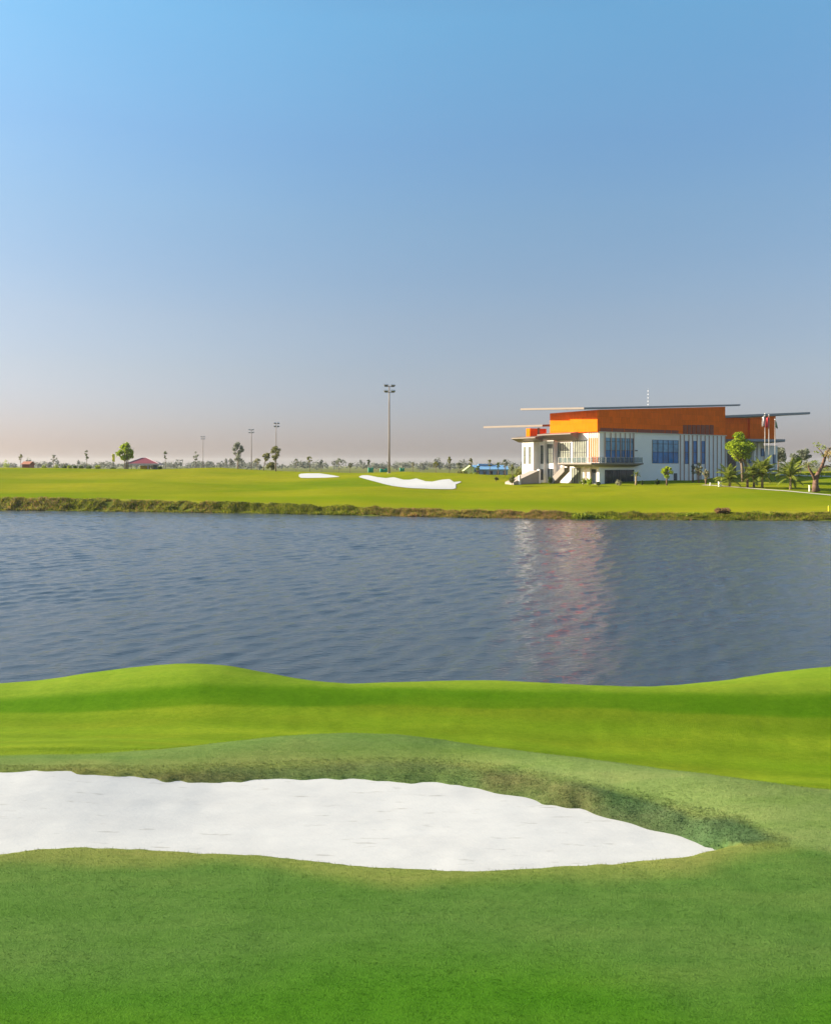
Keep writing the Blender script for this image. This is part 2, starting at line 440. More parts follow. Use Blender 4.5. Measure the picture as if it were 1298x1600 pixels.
M = {
    'turf': turf_mat('near_turf'),
    'blades': turf_mat('near_turf_blades', True),
    'far': far_ground_mat(),
    'sand': sand_mat(),
    'water': water_mat(),
    'orange': cladding_mat('orange_timber_cladding', (0.90, 0.142, 0.001)),
    'brown': plain('brown_timber_panel', (0.26, 0.045, 0.012), 0.6, 0.15, 3),
    'fin': plain('red_brown_fin', (0.46, 0.27, 0.20), 0.5, 0.1, 3),
    'white': plain('white_render', (0.87, 0.78, 0.73), 0.7, 0.03, 0.4, bump=0.1),
    'cream': plain('cream_render', (0.66, 0.60, 0.53), 0.7, 0.05, 0.5, bump=0.1),
    'roof': plain('grey_roof_metal', (0.20, 0.21, 0.25), 0.45, 0.08, 0.6),
    'fascia': plain('shade_toned_soffit', (0.14, 0.105, 0.082), 0.6, 0.05, 0.5),  # beige darkened: the shade on eaves and fascia is put into the colour
    'slab': plain('taupe_concrete', (0.22, 0.18, 0.155), 0.7, 0.06, 0.8),
    'stone': plain('warm_grey_stone', (0.34, 0.28, 0.24), 0.8, 0.08, 0.8),
    'frame': plain('dark_window_frame', (0.045, 0.05, 0.06), 0.4, 0.1, 5),
    'blueglass': glass_mat('blue_window_glass', (0.03, 0.17, 0.40)),
    'paleglass': glass_mat('pale_blue_window_glass', (0.14, 0.30, 0.46)),  # upper panes: bright sky reflection put into the glass colour
    'darkglass': glass_mat('dark_window_glass', (0.02, 0.03, 0.04)),
    'curtain': glass_mat('curtained_window_glass', (0.24, 0.25, 0.20), 0.15),
    'railglass': clear_glass_mat('balcony_glass', (0.12, 0.15, 0.16), 0.65),
    'steel': plain('galvanised_steel', (0.36, 0.34, 0.32), 0.5, 0.1, 2, metallic=0.3),
    'mast': plain('weathered_mast_steel', (0.17, 0.135, 0.115), 0.6, 0.12, 1.5),
    'lampgrey': plain('dark_lamp_housing', (0.10, 0.10, 0.11), 0.5, 0.1, 4),
    'lampglass': glass_mat('floodlight_glass', (0.30, 0.32, 0.34), 0.1),
    'bark': plain('grey_brown_bark', (0.17, 0.12, 0.08), 0.9, 0.3, 4, bump=0.5, bscale=12),
    'redbark': plain('red_brown_bark', (0.13, 0.07, 0.045), 0.9, 0.45, 3, bump=0.8, bscale=8),
    'palmtrunk': plain('ringed_palm_bark', (0.28, 0.20, 0.11), 0.9, 0.25, 5, bump=0.5),
    'leaf_bright': leaf_mat('bright_yellow_green_leaves', [(0.17, 0.25, 0.010), (0.28, 0.36, 0.012), (0.42, 0.48, 0.03)]),
    'leaf_mid': leaf_mat('mid_green_leaves', [(0.10, 0.15, 0.010), (0.20, 0.25, 0.015), (0.32, 0.35, 0.03)]),
    'leaf_olive': leaf_mat('olive_leaves', [(0.10, 0.115, 0.025), (0.18, 0.19, 0.04), (0.27, 0.25, 0.07)]),
    'leaf_dark': leaf_mat('dark_green_leaves', [(0.035, 0.065, 0.012), (0.07, 0.11, 0.018), (0.13, 0.17, 0.03)]),
    'leaf_grey': leaf_mat('grey_green_leaves', [(0.13, 0.15, 0.10), (0.20, 0.22, 0.15), (0.28, 0.29, 0.21)]),
    'leaf_pale': leaf_mat('pale_dry_leaves', [(0.20, 0.21, 0.10), (0.30, 0.29, 0.17), (0.42, 0.38, 0.26)]),
    'leaf_warm': leaf_mat('warm_orange_leaves', [(0.22, 0.20, 0.06), (0.40, 0.30, 0.10), (0.50, 0.36, 0.16)]),
    'leaf_rust': leaf_mat('rust_brown_twigs', [(0.20, 0.11, 0.05), (0.30, 0.17, 0.08), (0.24, 0.19, 0.06)]),
    'leaf_wood': leaf_mat('distant_wood_leaves', [(0.13, 0.14, 0.115), (0.18, 0.19, 0.15), (0.23, 0.24, 0.185)], trans=0.3),  # lightened and greyed: part of the haze is put into the leaf colour
    'palm': leaf_mat('palm_leaflets', [(0.10, 0.14, 0.012), (0.17, 0.21, 0.02), (0.27, 0.28, 0.05)]),
    'bankgrass': leaf_mat('bank_grass_blades', [(0.07, 0.13, 0.004), (0.17, 0.23, 0.006), (0.28, 0.29, 0.012), (0.36, 0.29, 0.05)], mat_up=True),
    'bankdry': leaf_mat('dry_bank_stalks', [(0.16, 0.19, 0.010), (0.30, 0.25, 0.04), (0.40, 0.22, 0.08), (0.50, 0.30, 0.15)], mat_up=True),
    'path': plain('pale_concrete_path', (0.52, 0.46, 0.36), 0.85, 0.1, 1.0),
    'maroon': plain('maroon_roof_tile', (0.26, 0.045, 0.06), 0.6, 0.12, 2),
    'pinkwall': plain('pale_lilac_wall', (0.50, 0.42, 0.46), 0.7, 0.08, 1),
    'yellow': plain('yellow_cloth', (0.70, 0.58, 0.02), 0.7, 0.1, 3),
    'blueroof': plain('blue_sheet_roof', (0.15, 0.31, 0.50), 0.5, 0.08, 1),
    'bluewall': plain('blue_grey_sheet_wall', (0.18, 0.28, 0.40), 0.6, 0.1, 1),
    'greenwall': plain('pale_green_wall', (0.50, 0.58, 0.25), 0.7, 0.06, 1),
    'net': plain('green_screen_netting', (0.02, 0.28, 0.17), 0.8, 0.15, 2),
    'redcloth': plain('red_cloth', (0.60, 0.02, 0.03), 0.7, 0.1, 3),
    'whitecloth': plain('white_cloth', (0.80, 0.78, 0.74), 0.7, 0.05, 3),
    'darkcloth': plain('dark_green_cloth', (0.03, 0.08, 0.05), 0.7, 0.1, 3),
    'whitepaint': plain('white_paint', (0.80, 0.79, 0.76), 0.5, 0.04, 3),
    'clay': plain('orange_clay_roof', (0.45, 0.16, 0.08), 0.7, 0.15, 2),
}

# ------------------------------------------------------------------ far ground
def curve(pxs, pys, Ys):
    """feature line given as photo columns/rows at known depths -> world (x, y, z) sorted by x"""
    pts = sorted(wpt(a, b, c) for a, b, c in zip(pxs, pys, Ys))
    return tuple(np.array(t) for t in zip(*pts))

FPXS = [-300, 0, 120, 250, 340, 420, 500, 560, 640, 700, 760, 850, 1000, 1080, 1135, 1200, 1298, 1600]
WPY = np.interp(FPXS, [-300, 0, 200, 400, 560, 700, 850, 1000, 1150, 1298, 1600], [796, 797, 799, 802, 805, 808, 810.5, 812, 813, 813, 813])
WY = CAM_H * FPX / (WPY - HOR)
BPY = np.interp(FPXS, [-300, 0, 200, 400, 560, 700, 850, 1000, 1150, 1298, 1600], [778, 778, 783, 787, 793, 799, 801, 805, 804, 803, 802])
M1Y = np.interp(FPXS, [-300, 0, 560, 700, 850, 1000, 1150, 1298, 1600], [155, 155, 150, 148, 140, 133, 126, 122, 122])
M1PY = np.interp(FPXS, [-300, 0, 560, 700, 850, 1000, 1150, 1298, 1600], [765, 765, 768, 769, 772, 775, 778, 782, 782])
M2Y = np.interp(FPXS, [-300, 0, 400, 560, 700, 850, 1000, 1150, 1298, 1600], [190, 190, 188, 178, 172, 160, 154, 144, 138, 138])
M2PY = np.interp(FPXS, [-300, 0, 400, 560, 700, 850, 1000, 1150, 1298, 1600], [747, 747, 749, 752, 752, 758, 758, 760, 767, 767])
RY = [235, 235, 235, 235, 232, 225, 210, 200, 195, 190, 185, 176, 170, 174, 178, 180, 178, 178]
RPY = [730, 731, 733, 734, 731.5, 736, 739, 740.5, 738, 740.5, 744, 753, 752, 749, 743, 739, 740, 740]
BEY = [r + 70 for r in RY]
BEZ = [4.9, 4.9, 4.9, 4.9, 4.9, 4.6, 4.4, 4.3, 4.2, 4.1, 4.0, 4.0, 4.2, 4.4, 4.8, 5.0, 5.0, 5.0]
cW = curve(FPXS, WPY, WY)
cB = curve(FPXS, BPY, WY + 2.5)
cM1 = curve(FPXS, M1PY, M1Y)
cM2 = curve(FPXS, M2PY, M2Y)
cR = curve(FPXS, RPY, RY)
cE = tuple(np.array(t) for t in zip(*sorted((wx(p, y), y, z) for p, y, z in zip(FPXS, BEY, BEZ))))

def far_h(x, y):
    x = np.atleast_1d(np.asarray(x, float)); y = np.atleast_1d(np.asarray(y, float))
    knots = []
    yw = np.interp(x, cW[0], cW[1]) + 0.7 * vnoise(x, 0 * x, 6, 3) + 0.4 * vnoise(x, 0 * x, 1.7, 4)
    knots.append((np.full_like(x, -6000), np.full_like(x, -2.5)))
    knots.append((yw - 14, np.full_like(x, -2.0)))
    knots.append((yw, np.zeros_like(x)))
    for c in (cB, cM1, cM2, cR, cE):
        knots.append((np.interp(x, c[0], c[1]), np.interp(x, c[0], c[2])))
    knots.append((np.full_like(x, 700.), np.full_like(x, 3.6)))
    knots.append((np.full_like(x, 9000.), np.full_like(x, 3.0)))
    Yk = np.array([k[0] for k in knots]); Zk = np.array([k[1] for k in knots])
    # Hermite interpolation with limited slopes
    h = np.diff(Yk, axis=0); s = np.diff(Zk, axis=0) / h
    mm = np.zeros_like(Zk)
    same = s[:-1] * s[1:] > 0
    mm[1:-1] = np.where(same, 2 * s[:-1] * s[1:] / np.where(same, s[:-1] + s[1:], 1), 0)
    z = np.zeros_like(x)
    for k in range(len(knots) - 1):
        sel = (y >= Yk[k]) & (y <= Yk[k + 1])
        t = np.clip((y - Yk[k]) / h[k], 0, 1)
        a = (2*t**3 - 3*t**2 + 1) * Zk[k] + (t**3 - 2*t**2 + t) * h[k] * mm[k] + (-2*t**3 + 3*t**2) * Zk[k+1] + (t**3 - t**2) * h[k] * mm[k+1]
        z = np.where(sel, a, z)
    yb = np.interp(x, cB[0], cB[1])
    on = sstep((y - yb) / 8) * (1 - sstep((y - 230) / 60))
    z = z + on * (0.45 * vnoise(x, y * 1.6, 24, 5) + 0.10 * vnoise(x, y, 7, 6))
    bk = sstep((y - yw + 0.5) / 0.8) * (1 - sstep((y - yb + 0.3) / 1.2))
    z = z + bk * (0.16 * vnoise(x, y, 1.6, 7) + 0.13 * vnoise(x, y, 0.7, 8))
    return z

def gz(x, y):
    return float(far_h(x, y)[0])

xs = np.concatenate([[-4200, -3300, -2200, -1200, -600, -350, -240, -180], np.arange(-150, 190, 0.9), [210, 250, 320, 450, 700, 1200, 2200, 3300, 4200]])
ys = np.concatenate([[-4200, -2400, -800, -200, -60, 0, 50, 80, 95], np.arange(100, 138, 0.45), np.arange(138, 262, 1.1), np.arange(264, 360, 5), [380, 420, 480, 560, 700, 1000, 1600, 2600, 4200]])
XX, YY = np.meshgrid(xs, ys)
ZZ = far_h(XX.ravel(), YY.ravel())
yw_ = np.interp(XX.ravel(), cW[0], cW[1]); yb_ = np.interp(XX.ravel(), cB[0], cB[1])
xr, yr = XX.ravel(), YY.ravel()
bank = (1 - sstep((yr - yb_ + 0.8) / 1.3))
plain_a = sstep((yr - 250) / 60)
lush = sstep(1 - np.abs(yr - yb_ - 11 - 4 * vnoise(xr, yr, 25, 11)) / 9) * sstep(0.75 + 0.6 * vnoise(xr, yr, 30, 12))
lush = np.maximum(lush, 0.6 * sstep(1 - np.abs(yr - yb_ - 48 - 9 * vnoise(xr, yr, 40, 13)) / 9))
# dry, tan strips: above the bank edge and across the lawn by the palms
dry = 0.55 * sstep(1 - np.abs(yr - yb_ - 1.5) / 3) * sstep(0.4 + 0.8 * vnoise(xr, yr, 16, 9))
cpx = xr / np.maximum(yr, 1) * FPX + 649
lawn = sstep((xr - 52) / 10) * sstep((yr - 150) / 6) * (1 - sstep((yr - 185) / 10)) * sstep((xr - 35) / 20)
dry = np.maximum(dry, 0.55 * lawn * sstep(0.6 + 0.7 * vnoise(xr, yr, 9, 10)))
gme = np_mesh('ground', np.stack([xr, yr, ZZ], -1), grid_faces(len(xs), len(ys)), True, {'bank': bank, 'dry': dry, 'plain': plain_a, 'lush': lush})
tag(link_mesh('ground', gme, M['far']), kind='structure')

# ------------------------------------------------------------------ lake
def water_h(x, y):
    rng = np.random.default_rng(5)
    z = np.zeros_like(x)
    for i in range(90):
        lam = 0.5 * (4.2 ** rng.random() ** 1.3)
        th = R(-47) + rng.normal(0, 0.40)
        k = 2 * math.pi / lam
        slope = 0.0152 * (lam / 1.2) ** -0.1
        z += slope / k * np.cos(k * (math.cos(th) * x + math.sin(th) * y) + rng.random() * 6.283)
    gust = 0.85 + 0.30 * vnoise(x, y, 22, 20) + 0.25 * vnoise(x, y, 7, 21)
    return z * gust
wxs = np.arange(-82, 92.01, 0.19); wys = np.arange(20, 136.01, 0.18)
WX, WYY = np.meshgrid(wxs, wys)
wz = water_h(WX.ravel(), WYY.ravel())
wme = np_mesh('lake_water', np.stack([WX.ravel(), WYY.ravel(), wz], -1), grid_faces(len(wxs), len(wys)), True)
lake = link_mesh('lake_water', wme, M['water'])
tag(lake, kind='structure')
mb = MB()
for (a, b_, c, d) in ((-2500, -82, -600, 150), (91.9, 2500, -600, 150), (-82, 91.9, -600, 20)):
    mb.add([(a, c, -0.004), (b_, c, -0.004), (b_, d, -0.004), (a, d, -0.004)], [(0, 1, 2, 3)])
outer = mb.build('outer_lake_water', M['water']); tag(outer, kind='structure')

# ------------------------------------------------------------------ near ground with the bunker
def lineYZ(pxs, pys, Ys):
    return curve(pxs, pys, Ys)

crest_px = [-900, -300, 0, 80, 150, 220, 290, 350, 420, 480, 540, 620, 700, 800, 900, 980, 1060, 1140, 1220, 1298, 1500, 2000]
crest_py = [1075, 1072, 1068, 1061, 1050, 1041, 1036, 1039, 1052, 1062, 1070, 1067, 1063, 1064, 1071, 1074, 1071, 1063, 1051, 1042, 1030, 1030]
crest_Y = [20.35 + (1074 - p) / 38 * 0.9 for p in crest_py]
cC = lineYZ(crest_px, crest_py, crest_Y)
bpx = [-900, 0, 150, 300, 450, 600, 900, 1298, 2000]
cBT = lineYZ(bpx, [1100, 1097, 1087, 1074, 1078, 1083, 1086, 1090, 1090], [19.08] * 9)
cV = lineYZ(bpx, [1116, 1113, 1107, 1098, 1100, 1105, 1110, 1115, 1115], [18.7] * 9)
k3px = [-900, -200, 0, 108, 232, 324, 431, 518, 620, 707, 826, 922, 1084, 1298, 1700, 2200]
k3py = [1190, 1190, 1187, 1184, 1176, 1165, 1152, 1147, 1148, 1160, 1176, 1187, 1208, 1235, 1255, 1260]
k3Y = [14.3, 14.3, 14.3, 14.4, 14.6, 14.9, 15.2, 15.3, 15.3, 15.1, 14.6, 14.2, 13.5, 12.8, 12.6, 12.6]
cK3 = lineYZ(k3px, k3py, k3Y)
steep = np.interp(k3px, [-900, 150, 430, 620, 760, 900, 1300, 2200], [0.14, 0.18, 0.42, 0.42, 0.38, 0.40, 0.42, 0.3])
cK3b = tuple(np.array(t) for t in zip(*sorted((wx(p, y) * 1.0, y + 1.35, CAM_H - (q - HOR) / FPX * y - s * 1.35) for p, q, y, s in zip(k3px, k3py, k3Y, steep))))
lip_px = [-700, -200, 0, 120, 232, 377, 540, 640, 707, 815, 922, 1030, 1138, 1207, 1298, 1700, 2200]
lip_py = [1200, 1200, 1200, 1201, 1203, 1202, 1196, 1194, 1196, 1208, 1230, 1256, 1283, 1310, 1330, 1350, 1350]
lip_Y = [13.7, 13.7, 13.7, 13.75, 13.85, 14.05, 14.25, 14.25, 14.2, 13.75, 13.1, 12.45, 11.8, 11.2, 10.9, 10.6, 10.6]
cL = lineYZ(lip_px, lip_py, lip_Y)
front_px = [1207, 1160, 1117, 1080, 1000, 900, 800, 700, 620, 550, 480, 400, 320, 250, 190, 130, 60, 0, -100, -250, -450, -620]
front_py = [1310, 1325, 1333, 1341, 1348, 1355, 1360, 1361, 1357, 1350, 1342, 1333, 1328, 1326, 1325, 1326, 1332, 1340, 1355, 1362, 1340, 1270]

# hole outline in plan: along the back lip left to right, then back along the front edge
hole = [wpt(p, q, y)[:2] for p, q, y in zip(lip_px, lip_py, lip_Y) if -650 <= p <= 1207]
for p, q in list(zip(front_px, front_py))[1:]:
    Yf = (CAM_H - 1.90) * FPX / (q - HOR)
    hole.append((wx(p, Yf), Yf))
HP = np.array(hole)

def poly_dist(P, x, y):
    """signed distance (positive inside) to a polygon, and how much of the nearest edge is back lip"""
    best = np.full(x.shape, 1e9); inside = np.zeros(x.shape, bool); idx = np.zeros(x.shape, int)
    n = len(P)
    for i in range(n):
        ax, ay = P[i]; bx, by = P[(i + 1) % n]
        dx, dy = bx - ax, by - ay
        t = np.clip(((x - ax) * dx + (y - ay) * dy) / (dx * dx + dy * dy + 1e-12), 0, 1)
        d = np.hypot(x - ax - t * dx, y - ay - t * dy)
        m = d < best
        best = np.where(m, d, best); idx = np.where(m, i, idx)
        c = ((ay > y) != (by > y)) & (x < (bx - ax) * (y - ay) / (by - ay + 1e-12) + ax)
        inside ^= c
    return np.where(inside, best, -best), idx

def near_base_raw(x, y):
    x = np.asarray(x, float); y = np.asarray(y, float)
    kn = [(np.full_like(x, -30.), np.full_like(x, 2.35)), (np.full_like(x, 5.), np.full_like(x, 2.06)), (np.full_like(x, 9.6), np.full_like(x, 1.93))]
    for c in (cL, cK3, cK3b, cV, cBT, cC):
        kn.append((np.interp(x, c[0], c[1]), np.interp(x, c[0], c[2])))
    kn.append((kn[-1][0] + 1.6, kn[-1][1] - 0.62))
    kn.append((kn[-2][0] + 5.0, np.full_like(x, -0.6)))
    kn.append((kn[-1][0] + 12., np.full_like(x, -2.6)))
    Yk = np.array([k[0] for k in kn]); Zk = np.array([k[1] for k in kn])
    h = np.maximum(np.diff(Yk, axis=0), 0.05); s = np.diff(Zk, axis=0) / h
    mm = np.zeros_like(Zk)
    mm[1:-1] = (s[:-1] * h[1:] + s[1:] * h[:-1]) / (h[:-1] + h[1:])
    z = np.full_like(x, -2.6)
    for k in range(len(kn) - 1):
        sel = (y >= Yk[k]) & (y <= Yk[k + 1])
        t = np.clip((y - Yk[k]) / h[k], 0, 1)
        a = (2*t**3 - 3*t**2 + 1) * Zk[k] + (t**3 - 2*t**2 + t) * h[k] * mm[k] + (-2*t**3 + 3*t**2) * Zk[k+1] + (t**3 - t**2) * h[k] * mm[k+1]
        z = np.where(sel, a, z)
    return z

# the raw profile is smoothed once on a fine lattice, so that no crease is left between the feature lines
_bx = np.arange(-15, 15.01, 0.1); _by = np.arange(4.0, 25.01, 0.06)
_BX, _BY = np.meshgrid(_bx, _by)
_B = near_base_raw(_BX.ravel(), _BY.ravel()).reshape(_BX.shape)
def _blur(a, n, ax):
    k = np.hanning(n + 2)[1:-1]; k /= k.sum()
    p = [(0, 0), (0, 0)]; p[ax] = (n // 2, n // 2)
    return np.apply_along_axis(lambda r: np.convolve(r, k, 'valid'), ax, np.pad(a, p, mode='edge'))
_B = _blur(_blur(_B, 13, 1), 7, 0)
def near_base(x, y):
    raw = None
    u = np.clip((x + 15) / 0.1, 0, len(_bx) - 1.001); v = np.clip((y - 4.0) / 0.06, 0, len(_by) - 1.001)
    i = u.astype(int); j = v.astype(int); fu = u - i; fv = v - j
    z = (_B[j, i] * (1 - fu) + _B[j, i + 1] * fu) * (1 - fv) + (_B[j + 1, i] * (1 - fu) + _B[j + 1, i + 1] * fu) * fv
    out = (x < -14.9) | (x > 14.9) | (y < 4.1) | (y > 24.9)
    if out.any():
        z = np.where(out, near_base_raw(x, y), z)
    return z

def sand_z(x, y):
    # bunker floor: dished, rising gently to the back wall
    return 1.70 + 0.022 * (y - 10.5) + 0.014 * vnoise(x, y, 1.9, 31) + 0.004 * vnoise(x, y, 0.35, 32) - 0.004 * x + 0.20 * sstep((-x - 2.8) / 3.5) * sstep((y - 10.8) / 2.6)

def near_h(x, y, want=False):
    z = near_base(x, y)
    d, idx = poly_dist(HP, x, y)
    back = idx < sum(1 for p in lip_px if -650 <= p <= 1207)
    w = np.where(back, np.interp(x, [-7, -4.5, -3.0, -1.0, 0.6, 1.75, 3.0, 4.4, 5.0], [0.42, 1.05, 1.35, 1.75, 1.75, 1.25, 0.85, 0.78, 1.1]), 0.34)
    dep = np.where(back, 0.36, 0.36)
    rag = 0.10 * vnoise(x, y, 0.55, 33) + 0.06 * vnoise(x, y, 0.2, 34)
    t = sstep((d + np.where(back, rag, 0.25 * rag)) / w)
    zc = z - dep * t
    floor = sand_z(x, y) - 0.10
    zc = np.where(d > w * 1.2, np.minimum(zc, floor), zc)
    zc = zc + (0.012 * vnoise(x, y, 1.3, 35) + 0.006 * vnoise(x, y, 0.3, 36)) * (1 - t)
    if want:
        return zc, d, back, t
    return zc

nxs = np.concatenate([np.arange(-60, -14, 0.8), np.arange(-14, 14, 0.07), np.arange(14, 60, 0.8)])
nys = np.concatenate([np.arange(-30, 5, 1.0), np.arange(5, 24, 0.06), np.arange(24, 45, 0.6)])
NX, NY = np.meshgrid(nxs, nys)
nx_, ny_ = NX.ravel(), NY.ravel()
nz, nd, nback, nt_ = near_h(nx_, ny_, True)

def tint_of(x, y, d, back):
    """grass colour by how it is kept (rough, bunker margin, shoulder, fairway, far green), with shade painted on the band and lip"""
    def C(*c): return np.array(c)[None, :]
    def lay(c, k, col): return c * (1 - k[:, None]) + C(*col) * k[:, None]
    yl = np.interp(x, cL[0], cL[1]); yk3 = np.interp(x, cK3[0], cK3[1]); yv = np.interp(x, cV[0], cV[1]) + 0.12 * vnoise(x, y, 2.3, 43); yb = np.interp(x, cBT[0], cBT[1]) + 0.14 * vnoise(x, y, 3.1, 44)
    w1 = vnoise(x, y, 1.7, 41); w2 = vnoise(x, y, 0.6, 42)
    c = np.repeat(C(0.076, 0.150, 0.029), len(x), 0)
    c = lay(c, sstep((9.0 - y + 0.6 * w1) / 1.6), (0.050, 0.142, 0.009))
    c = lay(c, 0.9 * (1 - sstep((-d - 0.05 + 0.25 * w1 + 0.12 * w2) / 0.65)) * (d < 0.3), (0.178, 0.205, 0.050))
    c = lay(c, sstep((y - yl + 0.3) / 0.5) * (0.45 + 0.55 * sstep((x + 0.5 + w1) / 3.0)), (0.172, 0.232, 0.068))
    c = lay(c, sstep((x - 3.5 + w1) / 2.5) * sstep((y - 10.8) / 0.8), (0.160, 0.222, 0.062))
    c = lay(c, 0.85 * back * sstep((d + 0.12 + 0.12 * w2) / 0.25) * sstep((x + 5.5 + w1) / 2.5), (0.112, 0.158, 0.052))  # back lip: its shade is put into the grass colour
    c = lay(c, 0.85 * back * sstep((d + 0.12 + 0.12 * w2) / 0.25) * sstep((x - 2.2 + w1) / 1.5), (0.050, 0.096, 0.040))  # right end of the lip darkened further, shade painted in
    c = lay(c, sstep((y - yk3 - 0.2) / 0.3), (0.138, 0.208, 0.011))
    mow = 1 + 0.07 * np.sin(6.283 * (y + 0.05 * x + 0.15 * w1) / 0.95) * sstep((y - yk3 - 0.3) / 0.3)
    c = c * mow[:, None]
    c = lay(c, 0.95 * sstep((y - yv + 0.06) / 0.10), (0.078, 0.172, 0.006))  # dark band: shade of the swale painted into the turf colour
    c = lay(c, sstep((y - yb - 0.05) / 0.3), (0.148, 0.225, 0.016))
    return c
def worn_of(x, y, d, back):
    w = np.where(back, sstep((d + 0.15) / 0.35) * (1 - sstep((x - 2.6) / 1.6)) * sstep(0.45 + 0.9 * vnoise(x, y, 0.9, 40)), 0)
    return np.clip(0.5 * w, 0, 1)
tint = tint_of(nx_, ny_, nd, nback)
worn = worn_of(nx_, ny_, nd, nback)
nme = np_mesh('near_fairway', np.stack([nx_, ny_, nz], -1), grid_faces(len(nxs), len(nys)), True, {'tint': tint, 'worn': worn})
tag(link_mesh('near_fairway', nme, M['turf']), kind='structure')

sxs = np.arange(-16, 7.5, 0.08); sys_ = np.arange(9.5, 15, 0.06)
SX, SY = np.meshgrid(sxs, sys_)
sx, sy = SX.ravel(), SY.ravel()
sdist, _ = poly_dist(HP, sx, sy)
sz = sand_z(sx, sy)
sf = grid_faces(len(sxs), len(sys_))
keep = (sdist[sf] > -0.02).all(axis=1)
sf = sf[keep]
used = np.unique(sf); remap = np.full(len(sx), -1); remap[used] = np.arange(len(used))
sme = np_mesh('bunker_sand', np.stack([sx, sy, sz], -1)[used], remap[sf], True)
tag(link_mesh('bunker_sand', sme, M['sand']), kind='structure')

# turf blades on the near ground
def blades(n, x0, x1, y0, y1, hmin, hmax, width, sel=None, seed=1):
    rng = np.random.default_rng(seed)
    # even density in plan, kept to what stands near the camera's side of the lake
    x = rng.uniform(x0, x1, n); y = rng.uniform(y0, y1, n)
    z, d, back, t = near_h(x, y, True)
    ok = ~((d > 0.03) & (z < sand_z(x, y) + 0.005))
    if sel is not None: ok &= sel(x, y, d, back)
    x, y, z, d, back = x[ok], y[ok], z[ok], d[ok], back[ok]
    m = len(x)
    hh = rng.uniform(hmin, hmax, m) * (0.75 + 0.5 * (vnoise(x, y, 0.4, 50) * 0.5 + 0.5))
    ang = rng.uniform(0, 6.283, m); lean = rng.uniform(0.6, 2.2, m) * hh; la = rng.uniform(0, 6.283, m)
    w = width * rng.uniform(0.7, 1.3, m) * 0.5
    a = np.stack([x - np.cos(ang) * w, y - np.sin(ang) * w, z - 0.004], -1)
    b = np.stack([x + np.cos(ang) * w, y + np.sin(ang) * w, z - 0.004], -1)
    c = np.stack([x + np.cos(la) * lean, y + np.sin(la) * lean, z + hh], -1)
    V = np.stack([a, b, c], 1).reshape(-1, 3)
    F = np.arange(3 * m).reshape(-1, 3)
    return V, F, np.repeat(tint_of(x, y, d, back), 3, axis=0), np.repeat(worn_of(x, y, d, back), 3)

parts = []
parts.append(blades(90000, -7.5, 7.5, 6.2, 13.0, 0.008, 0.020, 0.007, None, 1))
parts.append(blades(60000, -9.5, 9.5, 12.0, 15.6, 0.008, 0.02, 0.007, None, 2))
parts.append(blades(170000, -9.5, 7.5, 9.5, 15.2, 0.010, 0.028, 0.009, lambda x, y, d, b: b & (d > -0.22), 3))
off = 0; Vs, Fs, fa, wo = [], [], [], []
for V, F, a, w in parts:
    Vs.append(V); Fs.append(F + off); fa.append(a); wo.append(w); off += len(V)
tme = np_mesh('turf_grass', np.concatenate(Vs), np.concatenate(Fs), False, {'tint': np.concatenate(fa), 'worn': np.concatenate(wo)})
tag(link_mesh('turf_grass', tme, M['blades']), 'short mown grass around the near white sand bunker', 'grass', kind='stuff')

# ------------------------------------------------------------------ far bunkers
def ray_ground(px, py):
    Y = np.arange(104, 290, 0.05)
    x = (px - 649) / FPX * Y; zr = CAM_H - (py - HOR) / FPX * Y
    zg = far_h(x, Y)
    k = np.argmax(zg >= zr)
    return float(x[k]), float(Y[k])

def far_bunker(name, px_list, up, low, rows=14, cols=70):
    pu = np.linspace(px_list[0], px_list[-1], cols)
    u = np.interp(pu, px_list, up); l = np.interp(pu, px_list, low)
    V = []
    for i in range(cols):
        xa, ya = ray_ground(pu[i], u[i]); xb, yb = ray_ground(pu[i], l[i])
        for j in range(rows):
            t = j / (rows - 1)
            V.append((xb + (xa - xb) * t, yb + (ya - yb) * t))
    V = np.array(V)
    z = far_h(V[:, 0], V[:, 1]) + 0.07
    me = np_mesh(name, np.column_stack([V, z]), grid_faces(rows, cols)[:, ::-1], True)
    return tag(link_mesh(name, me, M['sand']), kind='structure')

far_bunker('far_bunker_sand', [561, 566, 575, 590, 603, 615, 630, 640, 650, 665, 675, 690, 702, 707, 712],
           [745, 743, 743, 746, 747.5, 746, 750, 750, 748, 752.5, 753, 750, 749, 752, 757],
           [746, 747.5, 750, 754, 757.5, 760, 762, 763, 763.5, 764, 764.5, 764.7, 764.8, 764.8, 763.5])
far_bunker('far_bunker_sand', [700, 708, 714, 720], [753, 753.6, 753, 752.6], [760, 757.5, 756.4, 754], 6, 24)
far_bunker('far_bunker_sand', [467, 470, 480, 500, 510, 520, 530], [742, 740.5, 740, 740, 741.5, 743, 745], [745, 747, 747.3, 747, 746.8, 746.2, 745.6], 8, 40)

